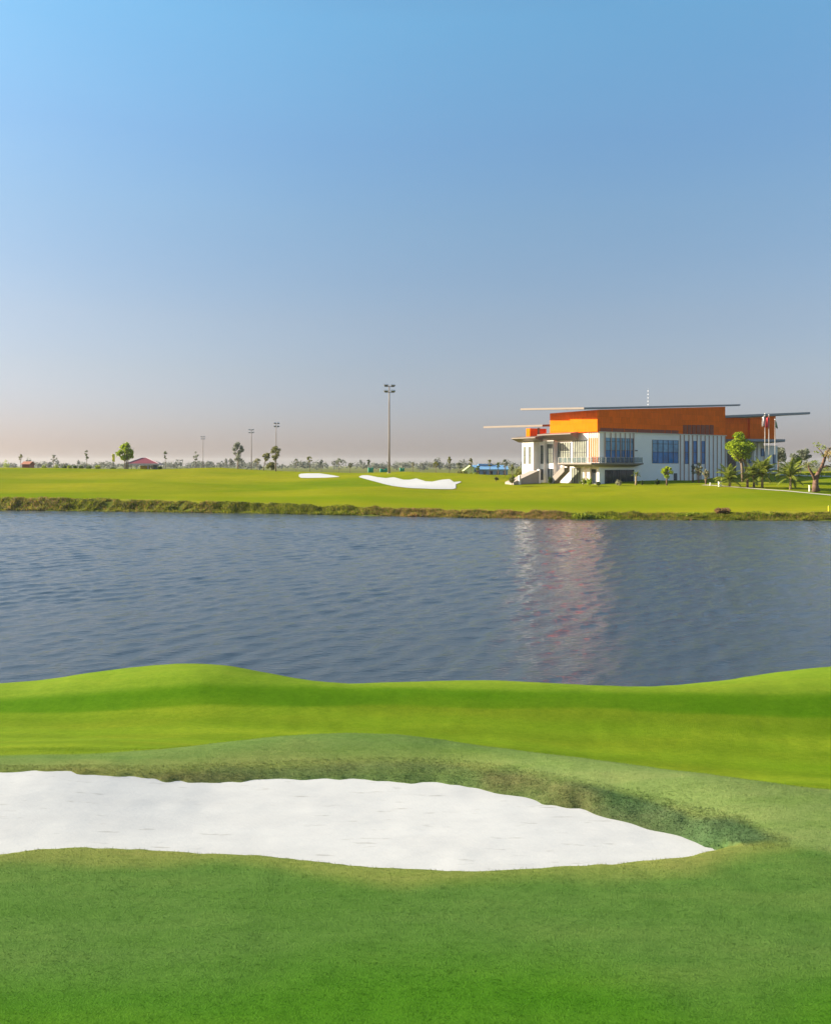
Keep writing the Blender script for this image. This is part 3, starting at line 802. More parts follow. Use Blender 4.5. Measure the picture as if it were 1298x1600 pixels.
# ------------------------------------------------------------------ path on the far lawn
def draped_strip(name, pts, width, mat, lift=0.05):
    P = [Vector((p[0], p[1], 0)) for p in pts]
    out = []
    for a, b in zip(P[:-1], P[1:]):
        n = max(2, int((b - a).length / 1.0))
        out += [a.lerp(b, k / n) for k in range(n)]
    out.append(P[-1])
    V, F = [], []
    for i, p in enumerate(out):
        d = (out[min(i + 1, len(out) - 1)] - out[max(i - 1, 0)]).normalized()
        nrm = Vector((-d.y, d.x, 0)) * width / 2
        for s in (-1, 0, 1):
            q = p + nrm * s
            V.append((q.x, q.y, gz(q.x, q.y) + lift))
    for i in range(len(out) - 1):
        for s in (0, 1):
            a = i * 3 + s
            F.append((a, a + 3, a + 4, a + 1))
    return tag(link_mesh(name, np_mesh(name, np.array(V), np.array(F), True), mat), kind='structure')
draped_strip('lawn_path', [ray_ground(p, q) for p, q in ((1098, 758), (1150, 761.5), (1200, 765.5), (1250, 769.5), (1298, 774), (1340, 778), (1400, 784))], 1.1, M['path'])
draped_strip('entrance_road', [(wx(1215, 176), 176), (wx(1250, 172), 172), (wx(1298, 169), 169), (wx(1400, 165), 165)], 3.5, M['path'], 0.06)

# ------------------------------------------------------------------ clubhouse
CX, CY, ZG = wx(936, 160), 160.0, 3.2
PH = R(33)
FX, FY, LX, LY = math.cos(PH), math.sin(PH), -math.sin(PH), math.cos(PH)
def U(px, v=0.0):
    k = (px - 649) / FPX; ax, ay = CX + v * LX, CY + v * LY
    return (k * ay - ax) / (FX - k * FY)
def V_(px, u=0.0):
    k = (px - 649) / FPX; ax, ay = CX + u * FX, CY + u * FY
    return (k * ay - ax) / (LX - k * LY)
def Z(py, u=0.0, v=0.0):
    return CAM_H - (py - HOR) / FPX * (CY + u * FY + v * LY) - ZG

club = empty('clubhouse', (CX, CY, ZG), PH)
tag(club, 'large modern clubhouse with orange upper hall, white lower walls and wide slanting roofs', 'building')
def part(name, mb, mat, parent=club):
    return mb.build(name, M[mat], parent)

zw = Z(675)                       # top of the white storey at the near corner
Ue = U(1133)
V1 = V_(870.5)                    # main left face ends here
# main white block, with a recessed plinth line left plain
part('wall', MB().box(0, Ue, 0, V1 + 4, -3, zw), 'white')
# stepping blocks down the left side
u2 = U(864.2, V1); v2 = V_(854, u2)
u3 = U(849.3, v2); v3 = V_(842.5, u3)
u4 = U(833, v3); v4 = V_(815.5, u4)
zt2 = Z(688.5, u2, V1 + 1); zt4 = Z(690.5, u4, v3 + 2)
part('wall', MB().box(u2, 3, V1 + 0.003, v2, -3, zt2), 'white')
part('wall', MB().box(u3, 2.5, v2 + 0.003, v3, -3, zt2 - 0.01), 'white')
part('wall', MB().box(u4, 2, v3 + 0.003, v4, -3, zt4), 'white')
# sloping eaves over the stepped blocks (thin outer edge, soffit rising outwards)
def eave(uw, v0, v1, z0, out, rise, name='eave'):
    a = [(uw + 0.4, v0, z0 - 0.05), (uw - out, v0, z0 + rise), (uw - out, v0, z0 + rise + 0.22), (uw + 0.4, v0, z0 + rise + 0.5)]
    b = [(p[0], v1, p[2]) for p in a]
    return part(name, MB().loft(b, a), 'fascia')
eave(u2, V_(891, u2 - 1.6), v3 - 0.1, zt2, 1.6, 1.05)
eave(u4, V_(835.5, u4 - 1.7), v4 + 1.5, zt4, 1.7, 0.65)

# orange upper hall
zo = zw + 0.02
vo = V_(862, 0.6)
ztop_l, ztop_r = Z(640, 0, 0), Z(635.5, Ue, 0)
def rz(u):  # roof underside height along the front
    return ztop_l + (ztop_r - ztop_l) * u / Ue
part('upper_wall', MB().hexa([(0.02, 0.02), (Ue - 0.1, 0.02), (Ue - 0.1, vo), (0.02, vo)], zo, [rz(0), rz(Ue), rz(Ue), rz(0)]), 'orange')
part('wall_pier', MB().hexa([(-0.55, 0.0), (0.3, 0.0), (0.3, V_(890, -0.55)), (-0.55, V_(890, -0.55))], zo + 0.05, [rz(-0.5) - 0.03] * 4), 'orange')
# brown panel band along the foot of the hall
pe = [U(p) for p in (936.5, 955.5, 975, 995, 1017, 1038, 1048, 1059.5)]
for a, b in zip(pe[:-1], pe[1:]):
    part('panel', MB().box(a + 0.12, b - 0.12, -0.07, 0.0, zo + 0.12, Z(668.5)), 'brown')
# louvre panels
for k in range(7):
    a = U(1066.5 + k * 6.9); b = U(1066.5 + k * 6.9 + 5.9)
    lz0, lz1 = Z(679, a), Z(664, a)
    pnl = part('louvre_panel', MB().box(a, b, -0.06, 0.0, lz0, lz1), 'brown')
    for s in range(5):
        zz = lz0 + (lz1 - lz0) * (s + 0.3) / 5
        part('louvre_blade', MB().box(a + 0.06, b - 0.06, -0.12, -0.062, zz, zz + 0.16), 'brown', pnl)

# slanting roofs: flat slabs through three known corners
def slab(name, corners, thick, mat_top='roof', edge='fascia', parent=club):
    a = [(c[0], c[1], c[2] - thick) for c in corners]
    o = part(name, MB().loft(a, corners), mat_top, parent)
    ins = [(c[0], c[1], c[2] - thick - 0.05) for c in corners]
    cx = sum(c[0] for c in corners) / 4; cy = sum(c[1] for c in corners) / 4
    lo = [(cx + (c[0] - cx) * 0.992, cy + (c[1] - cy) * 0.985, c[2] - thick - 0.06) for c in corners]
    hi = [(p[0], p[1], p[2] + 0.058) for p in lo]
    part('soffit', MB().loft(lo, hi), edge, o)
    return o
vf = -0.3
ul = -4.3; ur = U(1156, vf); vb = V_(813, ul)
za, zb_ = Z(636.6, ul, vf), Z(631.6, ur, vf)
zc_ = Z(638.3, ul, vb)
dzv = zc_ - za
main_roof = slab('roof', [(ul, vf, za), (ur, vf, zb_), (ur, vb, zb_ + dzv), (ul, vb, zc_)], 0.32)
part('fascia_board', MB().loft([(ul - 0.06, vf, za - 0.34), (ul - 0.003, vf, za - 0.34), (ul - 0.003, vb, zc_ - 0.34), (ul - 0.06, vb, zc_ - 0.34)],
                               [(ul - 0.06, vf, za + 0.02), (ul - 0.003, vf, za + 0.02), (ul - 0.003, vb, zc_ + 0.02), (ul - 0.06, vb, zc_ + 0.02)]), 'fascia', main_roof)
# lower roof at the far left end and the orange box below it
v5 = vo + 1.2
u5 = U(847, v5); u5r = U(866, v5); v6 = V_(755, u5)
zL = Z(663.5, u5, v5); zLt = Z(666.2, u5, v6)
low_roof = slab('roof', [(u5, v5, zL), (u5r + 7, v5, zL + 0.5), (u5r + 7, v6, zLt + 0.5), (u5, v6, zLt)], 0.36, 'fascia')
vbx = v5 + 1.5
part('upper_wall', MB().box(U(827.5, vbx), 1.5, vbx, vbx + 1.2, zt2 - 0.5, zL - 0.75), 'orange')
w = part('window', MB().box(U(839.3, vbx), U(842.8, vbx), vbx - 0.05, vbx - 0.003, Z(684, 0, vbx), Z(668.5, 0, vbx)), 'frame')
part('pane', MB().box(U(839.9, vbx), U(842.2, vbx), vbx - 0.08, vbx - 0.052, Z(683.5, 0, vbx), Z(669.2, 0, vbx)), 'curtain', w)

# second hall to the right, set back, with its own roof
vs = 3.0
ue2 = U(1208, vs)
um = Ue + 0.02
z2l = Z(651, um, vs); z2r = Z(650.5, ue2, vs)
z2b = Z(685.5, um, vs)
part('upper_wall', MB().hexa([(um, vs), (U(1168, vs), vs), (U(1168, vs), 18), (um, 18)], z2b, [z2l, z2l, z2l, z2l]), 'orange')
part('upper_wall', MB().hexa([(U(1168, vs) + 0.01, vs - 0.5), (ue2, vs - 0.5), (ue2, 18), (U(1168, vs) + 0.01, 18)], z2b - 0.05, [z2l + 0.1, z2r, z2r, z2l + 0.1]), 'orange')
vq = vs - 1.5
qa = (um, vq, Z(649.3, um, vq)); qb = (U(1265, vq), vq, Z(643.8, U(1265, vq), vq))
slab('roof', [qa, qb, (qb[0], 20, qb[2]), (qa[0], 20, qa[2])], 0.5)
# entrance level under it
part('wall', MB().box(um, U(1186, vs + 1), vs + 1.0, 18, -3, z2b - 0.1), 'cream')
part('wall', MB().box(U(1196, vs + 1), U(1215, vs + 1), vs + 1.2, 18, -3, Z(696, ue2, vs)), 'white')
part('wall', MB().box(U(1186, vs + 1) + 0.01, U(1196, vs + 1) - 0.01, vs + 1.6, 17.9, -3, z2b - 0.12), 'white')
w = part('doorway', MB().box(U(1135.5, vs + 1), U(1149, vs + 1), vs + 0.93, vs + 0.997, 0, Z(706, um, vs + 1)), 'frame')
part('pane', MB().box(U(1136.2, vs + 1), U(1141.8, vs + 1), vs + 0.9, vs + 0.928, 0.1, Z(707.5, um, vs + 1)), 'darkglass', w)
part('pane', MB().box(U(1142.4, vs + 1), U(1148.2, vs + 1), vs + 0.9, vs + 0.928, 0.1, Z(707.5, um, vs + 1)), 'darkglass', w)
for p0, p1, q0, q1 in ((1169, 1173, 700, 724), (1188, 1195, 701, 713), (1207, 1211, 710, 724)):
    vv = vs + 0.95 if p0 < 1180 else (vs + 1.55 if p0 < 1200 else vs + 1.15)
    w = part('window', MB().box(U(p0, vv), U(p1, vv), vv - 0.06, vv + 0.02, Z(q1, ue2, vv), Z(q0, ue2, vv)), 'frame')
    part('pane', MB().box(U(p0, vv) + 0.1, U(p1, vv) - 0.1, vv - 0.1, vv - 0.062, Z(q1, ue2, vv) + 0.1, Z(q0, ue2, vv) - 0.1), 'blueglass', w)
# entrance canopy
va, vb2 = vs - 7, vs + 0.5
cz = Z(687.5, U(1200, vs), vs - 3)
ca, cb2 = U(1166, va), U(1238, vb2)
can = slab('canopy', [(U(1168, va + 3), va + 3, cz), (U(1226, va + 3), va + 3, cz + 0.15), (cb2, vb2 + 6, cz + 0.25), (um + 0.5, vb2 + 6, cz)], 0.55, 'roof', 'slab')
for p in (1177, 1183.5):
    uu = U(p, vs - 0.8)
    part('column', MB().box(uu - 0.32, uu + 0.32, vs - 1.1, vs - 0.5, -2, cz - 0.65), 'white')

# --- windows helper on the front (v = 0 side) ---
def front_window(p0, p1, q0, q1, cols, rows, glass='blueglass', v=0.0, ref=None, curtain_rows=()):
    a, b = U(p0, v), U(p1, v)
    um_ = (a + b) / 2
    z1, z0 = Z(q0, um_, v), Z(q1, um_, v)
    w = part('window', MB().box(a, b, v - 0.03, v + 0.05, z0, z1), 'frame')
    n = len(rows)
    zs = [z0] + [z0 + (z1 - z0) * r for r in rows] + [z1]
    for i in range(cols):
        for j in range(len(zs) - 1):
            x0 = a + (b - a) * i / cols + 0.05; x1 = a + (b - a) * (i + 1) / cols - 0.05
            part('pane', MB().box(x0, x1, v - 0.055, v - 0.032, zs[j] + 0.05, zs[j + 1] - 0.05), 'paleglass' if (glass == 'blueglass' and j > 0 and cols > 1) else glass, w)
    for i in range(cols + 1):
        xx = a + (b - a) * i / cols
        part('mullion', MB().box(xx - 0.04, xx + 0.04, v - 0.12, v - 0.035, z0, z1), 'frame', w)
    return w
front_window(944.3, 988, 684.5, 723, 5, (0.5, 0.85))
front_window(1018.5, 1058.5, 687.5, 724, 5, (0.48, 0.83))
for p in (1069, 1082, 1094.8):
    front_window(p, p + 5.2, 689, 725, 1, (0.5,))
front_window(944.5, 989, 734, 756, 4, (), 'darkglass')
w = part('door', MB().box(U(1051.8), U(1057), -0.06, 0.02, Z(754, 20), Z(739.5, 20)), 'frame')
part('handle', MB().box(U(1052.6), U(1053), -0.12, -0.062, Z(748, 20), Z(746.5, 20)), 'steel', w)
# red-brown vertical fins
for p in (944, 953, 960.5, 968, 975.5, 983, 988.7):
    part('fin', MB().box(U(p) - 0.08, U(p) + 0.08, -0.24, -0.125, Z(723.5), zw - 0.05), 'fin')
for p in (1062, 1068, 1075.2, 1081, 1088, 1094, 1100.5, 1107, 1113.5, 1119.6, 1126, 1132):
    part('fin', MB().box(U(p) - 0.075, U(p) + 0.075, -0.16, -0.01, -2.5, zw - 0.05), 'fin')
part('ledge', MB().box(-0.2, Ue + 0.15, -0.22, -0.003, zw - 0.04, zw + 0.1), 'cream')

# --- left, sunlit face ---
def left_window(p0, p1, q0, q1, u, cols, rows, glass='curtain'):
    """p0 < p1 in the photo; the larger column is nearer"""
    va_, vb_ = V_(p1, u), V_(p0, u)
    vm = (va_ + vb_) / 2
    z1, z0 = Z(q0, u, vm), Z(q1, u, vm)
    w = part('window', MB().box(u - 0.03, u + 0.05, va_, vb_, z0, z1), 'frame')
    zs = [z0] + [z0 + (z1 - z0) * r for r in rows] + [z1]
    for i in range(cols):
        for j in range(len(zs) - 1):
            y0 = va_ + (vb_ - va_) * i / cols + 0.05; y1 = va_ + (vb_ - va_) * (i + 1) / cols - 0.05
            part('pane', MB().box(u - 0.055, u - 0.032, y0, y1, zs[j] + 0.05, zs[j + 1] - 0.05), glass, w)
    for i in range(cols + 1):
        yy = va_ + (vb_ - va_) * i / cols
        part('mullion', MB().box(u - 0.14, u - 0.035, yy - 0.04, yy + 0.04, z0, z1), 'frame', w)
    return w
left_window(872, 890.5, 691.5, 723, 0.0, 5, (0.5,))
left_window(895.3, 915.8, 688, 723, 0.0, 6, (0.45,))
left_window(855.3, 863.5, 694, 724, u2, 4, (0.5,))
left_window(845, 848.3, 696, 724.5, u3, 2, (0.5,))
left_window(818.2, 821, 698, 725, u4, 1, (0.5,))
left_window(826.3, 829, 697.5, 725, u4, 1, (0.5,))
left_window(856.5, 863.5, 732, 749, u2, 2, (), 'darkglass')
left_window(844.5, 848.3, 733, 750, u3, 1, (), 'darkglass')
left_window(893, 906, 731, 755, 0.0, 3, ())
left_window(921.5, 931, 733, 756, 0.0, 2, (0.7,), 'darkglass')
for p in (910, 919, 933.5):
    vv = V_(p, -0.5)
    part('column', MB().box(-0.5, -0.004, vv - 0.33, vv + 0.33, -2, Z(729)), 'white')
# timber screen beside the corner: brown board with slim fins in front
vA, vB = V_(934.6, -0.02), V_(919, -0.02)
part('screen_board', MB().box(-0.05, -0.003, vA, vB, Z(722.5), Z(684)), 'orange')
for k in range(6):
    vv = vA + (vB - vA) * (k + 0.1) / 5.2
    part('fin', MB().box(-0.17, -0.06, vv - 0.06, vv + 0.06, Z(722.5), zw - 0.08), 'cream')

# balcony round the corner: thin edge, underside tapering to the wall, glass rail
bl, bf = 3.6, 1.4
bv = V_(870.5, -bl); bu = U(1005, -bf)
zt = Z(723.2, 0, 0)
top = [(-bl, bv, zt), (-bl, -bf, zt), (bu, -bf, zt), (bu, -0.01, zt), (-0.01, -0.01, zt), (-0.01, bv, zt)]
mid = [(p[0], p[1], zt - 0.28) for p in top]
bot = [(-bl + 1.5, bv - 0.8, zt - 0.75), (-bl + 1.5, -bf + 0.8, zt - 0.75), (bu - 1.8, -bf + 0.8, zt - 0.75), (bu - 1.8, -0.01, zt - 0.75), (-0.01, -0.01, zt - 0.75), (-0.01, bv - 0.8, zt - 0.75)]
bal = part('balcony', MB().loft(mid, top).loft(bot, [(p[0], p[1], p[2] - 0.001) for p in mid]), 'slab')
zr = zt + 1.05
def rail_run(p, q, n):
    p, q = Vector(p), Vector(q)
    d = (q - p) / n; dn = d.normalized(); nn = Vector((-dn.y, dn.x)) * 0.02
    for k in range(n):
        a = p + d * k + dn * 0.06; b = p + d * (k + 1) - dn * 0.06
        poly = [a - nn, b - nn, b + nn, a + nn]
        part('glass_panel', MB().hexa([(t.x, t.y) for t in poly], zt + 0.08, zr - 0.06), 'railglass', bal)
    for k in range(n + 1):
        a = p + d * k
        part('rail_post', MB().box(a.x - 0.035, a.x + 0.035, a.y - 0.035, a.y + 0.035, zt + 0.002, zr - 0.002), 'steel', bal)
    part('handrail', MB().tube([(p.x, p.y, zr + 0.03), (q.x, q.y, zr + 0.03)], [0.04, 0.04], 6), 'steel', bal)
rail_run((-bl + 0.15, bv - 0.1), (-bl + 0.15, -bf + 0.15), 7)
rail_run((-bl + 0.25, -bf + 0.15), (bu - 0.2, -bf + 0.15), 11)

# outside stair from the balcony down to the lawn
sv0, sv1 = V_(885, -2.6), V_(861, -2.6)
ns = 16
mbS = MB()
for k in range(ns):
    va_ = sv0 + (sv1 - sv0) * k / ns; vb_ = sv0 + (sv1 - sv0) * (k + 1) / ns
    zz = (zt - 0.8) * (1 - (k + 1) / ns)
    zl = (zt - 0.8) * (1 - (k + 1) / ns) - 0.75
    mbS.box(-3.2, -1.9, va_, vb_ - 0.003, zl, zz + 0.12)
stair = part('stair', mbS, 'slab')
for uu in (-3.3, -1.88):
    part('stair_side', MB().loft([(uu, sv0, zt - 1.7), (uu + 0.09, sv0, zt - 1.7), (uu + 0.09, sv1, -0.6), (uu, sv1, -0.6)],
                                 [(uu, sv0, zt - 0.3), (uu + 0.09, sv0, zt - 0.3), (uu + 0.09, sv1, 0.75), (uu, sv1, 0.75)]), 'slab', stair)
# big ramp flank at the left end
vr = v2 - 2.2
ra, rb = U(802, vr), U(841.5, vr)
part('ramp', MB().loft([(ra, vr, -2), (rb, vr, -2), (rb, vr + 2.6, -2), (ra, vr + 2.6, -2)],
                       [(ra, vr, Z(753.5, ra, vr)), (rb, vr, Z(735, rb, vr)), (rb, vr + 2.6, Z(735, rb, vr)), (ra, vr + 2.6, Z(753.5, ra, vr))]), 'stone')
part('ramp_post', MB().box(rb + 0.01, rb + 0.45, vr - 0.05, vr + 0.5, -2, Z(733, rb, vr)), 'white')
p_ = U(811, vr)
part('ramp_post', MB().box(ra + 1.2, ra + 1.6, vr - 0.3, vr - 0.01, -2, Z(743, ra, vr)), 'white')
# wall lamp and lightning mast
part('wall_lamp', MB().box(U(991.5), U(993), -0.5, -0.003, Z(704), Z(702.6)), 'frame')
ua = U(1012, 5)
zrf = za + (zb_ - za) * (ua - ul) / (ur - ul)
mast = part('lightning_mast', MB().tube([(ua, 5, zrf - 0.3), (ua, 5, Z(606, ua, 5))], [0.03, 0.02], 6), 'steel')
for k in range(5):
    zz = zrf + 0.4 + k * 0.72
    part('insulator', MB().tube([(ua, 5, zz), (ua, 5, zz + 0.08), (ua, 5, zz + 0.2), (ua, 5, zz + 0.26)], [0.04, 0.11, 0.11, 0.04], 8), 'whitepaint', mast)

# ------------------------------------------------------------------ plants
def leaf_cloud(clumps, size, seed, flat=0.0):
    """clumps: (cx, cy, cz, rx, ry, rz, n). Returns verts, quads of separate leaf faces"""
    rng = np.random.default_rng(seed)
    C, S = [], []
    for (cx, cy, cz, rx, ry, rz_, n) in clumps:
        d = rng.normal(size=(n, 3)); d /= np.linalg.norm(d, axis=1)[:, None]
        r = rng.random(n) ** 0.45
        C.append(np.array([cx, cy, cz]) + d * r[:, None] * np.array([rx, ry, rz_]))
    C = np.concatenate(C); n = len(C)
    a = rng.normal(size=(n, 3)); a[:, 2] *= (1 - flat); a /= np.linalg.norm(a, axis=1)[:, None]
    b = rng.normal(size=(n, 3)); b -= (b * a).sum(1)[:, None] * a; b /= np.linalg.norm(b, axis=1)[:, None]
    s = size * rng.uniform(0.6, 1.35, n)[:, None]
    V = np.stack([C - a * s, C + b * s * 0.55, C + a * s, C - b * s * 0.55], 1).reshape(-1, 3)
    return V, np.arange(4 * n).reshape(-1, 4)

def limbs(mb, base, top, r, n, spread, seed, height):
    rng = random.Random(seed)
    tips = []
    for k in range(n):
        a = 6.283 * k / n + rng.uniform(-0.4, 0.4)
        t0 = rng.uniform(0.45, 0.8)
        p0 = Vector(base).lerp(Vector(top), t0)
        e = p0 + Vector((math.cos(a) * spread, math.sin(a) * spread, height * rng.uniform(0.15, 0.38)))
        m_ = p0.lerp(e, 0.5) + Vector((0, 0, -0.04 * height))
        mb.tube([p0, m_, e], [r * 0.55, r * 0.4, r * 0.18], 6)
        tips.append(e)
    return tips

def tree(label, px, Y, top_py, width_px, leaf, crown_frac=0.6, density=1.0, leaf_size=None, nclump=9, seed=0, cat='tree',
         group=None, name='tree', bark='bark', base_py=None, lean=0.0, trunk_r=None, aspect=1.0, stems=1):
    x = wx(px, Y); zg = gz(x, Y)
    if base_py is not None:
        zg = CAM_H - (base_py - HOR) / FPX * Y
    H = CAM_H - (top_py - HOR) / FPX * Y - zg
    Wd = width_px / FPX * Y
    root = tag(empty(name, (x, Y, zg)), label, cat, group)
    rng = random.Random(seed)
    r = trunk_r or max(0.05, 0.022 * H)
    mbT = MB()
    ch = H * crown_frac
    tips = []
    for sidx in range(stems):
        ox = (sidx - (stems - 1) / 2) * r * 3
        tp = (lean + ox * 1.5, rng.uniform(-.1, .1) * Wd, H - ch * 0.45)
        mbT.tube([(ox, 0, -0.5), (ox + lean * 0.15, 0, H * 0.25), (ox + lean * 0.5 + rng.uniform(-.03, .03) * H, 0, H * 0.5 - 0.05), tp],
                 [r * 1.25, r, r * 0.8, r * 0.45], 8)
        tips += limbs(mbT, (ox, 0, 0), tp, r, 5, Wd * 0.3, seed + 5 + sidx, H)
    mbT.build('trunk', M[bark], root, True)
    clumps = []
    ls = leaf_size or max(0.09, Wd * 0.055)
    for k in range(nclump):
        a = rng.uniform(0, 6.283); rr = rng.uniform(0.1, 0.36) * Wd
        zc = H - ch * rng.uniform(0.16, 0.86)
        f = 1.0 - 0.5 * abs((zc - (H - ch * 0.5)) / (ch * 0.5))
        cr = rng.uniform(0.13, 0.21) * Wd
        clumps.append((lean + math.cos(a) * rr * f, math.sin(a) * rr * f, zc, cr, cr, cr * 0.8 * aspect, int(90 * density)))
    clumps.append((lean, 0, H - ch * 0.14, Wd * 0.17, Wd * 0.17, ch * 0.13, int(80 * density)))
    for t in tips[:5]:
        clumps.append((t.x, t.y, t.z, Wd * 0.14, Wd * 0.14, Wd * 0.12, int(50 * density)))
    V, F = leaf_cloud(clumps, ls, seed + 77)
    link_mesh('crown', np_mesh('crown', V, F), M[leaf], root)
    return root

# full trees
tree('bright green round-topped tree in front of the clubhouse entrance', 1163, 152, 674, 46, 'leaf_bright', 0.64, 2.6, 0.20, 20, 3, base_py=748, lean=-1.0, trunk_r=0.24, stems=2)
tree('bushy green tree with several stems beside the maroon-roofed pavilion', 198, 226, 691, 33, 'leaf_bright', 0.72, 1.7, 0.26, 13, 4, stems=3, trunk_r=0.14)
tree('tall loose grey-green tree between the two left floodlight masts', 372, 300, 689, 21, 'leaf_grey', 0.78, 1.2, 0.24, 12, 5, aspect=1.5)
tree('slim tree growing right in front of the third floodlight mast', 431, 236, 696, 20, 'leaf_olive', 0.62, 0.9, 0.20, 10, 6)
tree('short leaning tree left of the third floodlight mast', 412, 245, 707, 15, 'leaf_olive', 0.5, 0.8, 0.18, 8, 7, lean=1.0)
tree('low pale tree left of the short leaning tree', 402, 250, 716, 14, 'leaf_pale', 0.6, 0.6, 0.16, 7, 8)
tree('low dense bush at the foot of the third floodlight mast', 424, 240, 722, 18, 'leaf_olive', 0.95, 0.9, 0.2, 9, 9, cat='bush', name='bush')

# thin saplings on the skyline, each on its own spot
SAP = [
    (33, 330, 709, 8, 'leaf_olive', 'thin sapling above the orange-roofed hut at the far left'),
    (84, 330, 710, 9, 'leaf_grey', 'dark small-crowned sapling between the hut and the tall thin sapling'),
    (136, 300, 703, 8, 'leaf_dark', 'tall thin sapling with one tuft of leaves left of the yellow banner'),
    (259, 300, 704, 7, 'leaf_dark', 'thin sapling with a small dark tuft just right of the pavilion'),
    (306, 310, 705, 11, 'leaf_grey', 'sparse forked sapling left of the shortest floodlight mast'),
    (353, 330, 716, 6, 'leaf_grey', 'faint little sapling left of the tall grey-green tree'),
    (463, 290, 716, 10, 'leaf_grey', 'forked sapling behind the left end of the small far bunker'),
    (484, 290, 712, 11, 'leaf_olive', 'sapling standing behind the middle of the small far bunker'),
    (502, 290, 718, 7, 'leaf_grey', 'short sapling behind the right half of the small far bunker'),
    (529, 270, 715, 13, 'leaf_grey', 'leafy sapling just right of the small far bunker'),
    (547, 270, 723, 10, 'leaf_pale', 'low pale sapling between the two far bunkers'),
    (576, 270, 718, 7, 'leaf_dark', 'small sapling above the left green net'),
    (645, 280, 722, 5, 'leaf_pale', 'tiny bare sapling just right of the tallest floodlight mast'),
    (681, 225, 721, 11, 'leaf_olive', 'small round tree behind the crest right of the large far bunker'),
    (702, 225, 713, 8, 'leaf_olive', 'slim upright tree left of the blue-roofed shed'),
    (717, 235, 722, 13, 'leaf_grey', 'low spreading tree beside the pale green gable'),
    (735, 222, 715, 7, 'leaf_olive', 'slim tree in front of the pale green gable'),
    (746, 222, 728, 8, 'leaf_mid', 'small dense tree at the left end of the blue shed'),
    (765, 222, 718, 7, 'leaf_olive', 'thin tree in front of the middle of the blue shed'),
    (778, 222, 722, 6, 'leaf_mid', 'short tree between two taller ones before the blue shed'),
    (789, 226, 717, 11, 'leaf_grey', 'widest-topped tree at the right end of the blue shed'),
    (800, 222, 726, 8, 'leaf_olive', 'small tree between the blue shed and the clubhouse ramp'),
]
for i, (px, Y, tp, wd, lf, lab) in enumerate(SAP):
    tree(lab, px, Y, tp, wd, lf, 0.42 if wd < 9 else 0.5, 0.45, 0.17, 6, 200 + i * 7, name='sapling', group='young trees along the skyline', trunk_r=0.07)

# low shrubs along the crest on the left and round the clubhouse
SHR = [
    (101, 262, 726.5, 7, 'leaf_dark', 'leftmost shrub of the low row on the left crest'),
    (109, 260, 726, 8, 'leaf_mid', 'second shrub from the left in the crest row'),
    (118, 261, 727, 7, 'leaf_dark', 'third shrub from the left in the crest row'),
    (127, 262, 727.2, 8, 'leaf_dark', 'fourth shrub in the crest row, below the tall thin sapling'),
    (139, 260, 727, 9, 'leaf_dark', 'last shrub at the right end of the crest row'),
    (153, 250, 726, 9, 'leaf_mid', 'single round shrub left of the yellow banner'),
    (177, 232, 730, 9, 'leaf_dark', 'dark shrub at the foot of the yellow banner'),
    (250, 232, 728, 8, 'leaf_dark', 'dark shrub at the right corner of the pavilion'),
    (70, 290, 724.5, 9, 'leaf_mid', 'pale shrub right of the orange-roofed hut'),
    (88, 285, 725, 9, 'leaf_mid', 'shrub between the hut and the crest row'),
    (10, 300, 718, 10, 'leaf_bright', 'light green shrub left of the orange-roofed hut'),
]
for i, (px, Y, tp, wd, lf, lab) in enumerate(SHR):
    x = wx(px, Y); top = CAM_H - (tp - HOR) / FPX * Y
    z = min(gz(x, Y), top - 1.0)
    H = top - z; W_ = wd / FPX * Y / 2
    root = tag(empty('shrub', (x, Y, z)), lab, 'shrub', 'low shrubs on the left crest')
    V, F = leaf_cloud([(0, 0, H * 0.55, W_, W_, H * 0.45, 90), (W_ * .4, 0, H * .4, W_ * .6, W_ * .6, H * .35, 40), (-W_ * .4, 0, H * .4, W_ * .6, W_ * .6, H * .35, 40)], 0.22, 400 + i)
    link_mesh('foliage', np_mesh('foliage', V, F), M[lf], root)
    MB().tube([(0, 0, -0.4), (0.05, 0, H * 0.5)], [0.07, 0.04], 6).build('stem', M['bark'], root)

# planting round the clubhouse
def small_tree(label, px, base_py, Y, top_py, wd, leaf, seed, trunk='redbark', cat='shrub', name='garden_shrub', frac=0.7, dens=0.9, ls=0.16):
    if frac < 0.9:
        return tree(label, px, Y, top_py, wd, leaf, frac, dens, ls, 9, seed, cat, None, name, trunk, base_py=base_py, trunk_r=0.13)
    x = wx(px, Y); zg = CAM_H - (base_py - HOR) / FPX * Y; H = 1.35 * (base_py - top_py) / FPX * Y; W_ = wd / FPX * Y / 2
    root = tag(empty(name, (x, Y, zg)), label, cat)
    rng = random.Random(seed); cl = []
    for k in range(9):
        a = rng.uniform(0, 6.283); rr = rng.uniform(0.0, 0.75) * W_
        hh = H * rng.uniform(0.55, 1.0) * (1 - 0.35 * rr / W_)
        cl.append((math.cos(a) * rr, math.sin(a) * rr, hh * 0.5, W_ * rng.uniform(0.25, 0.42), W_ * rng.uniform(0.25, 0.42), hh * 0.5, 40))
    V, F = leaf_cloud(cl, ls, seed + 5)
    link_mesh('foliage', np_mesh('foliage', V, F), M[leaf], root)
    MB().tube([(0, 0, -0.3), (0.03, 0, H * 0.4)], [0.06, 0.03], 6).build('stem', M[trunk], root)
    return root
small_tree('pale yellow-green bushy tree on a red stem by the big clubhouse window', 1041, 757, 152, 728, 20, 'leaf_bright', 501, name='garden_tree', cat='tree')
small_tree('tiny dark shrub left of the bushy red-stemmed tree', 1026, 757, 153, 749, 8, 'leaf_dark', 502, frac=0.95)
small_tree('tall pale feathery shrub under the narrow blue windows', 1091, 752, 158, 722, 14, 'leaf_pale', 503, frac=0.8, dens=0.7)
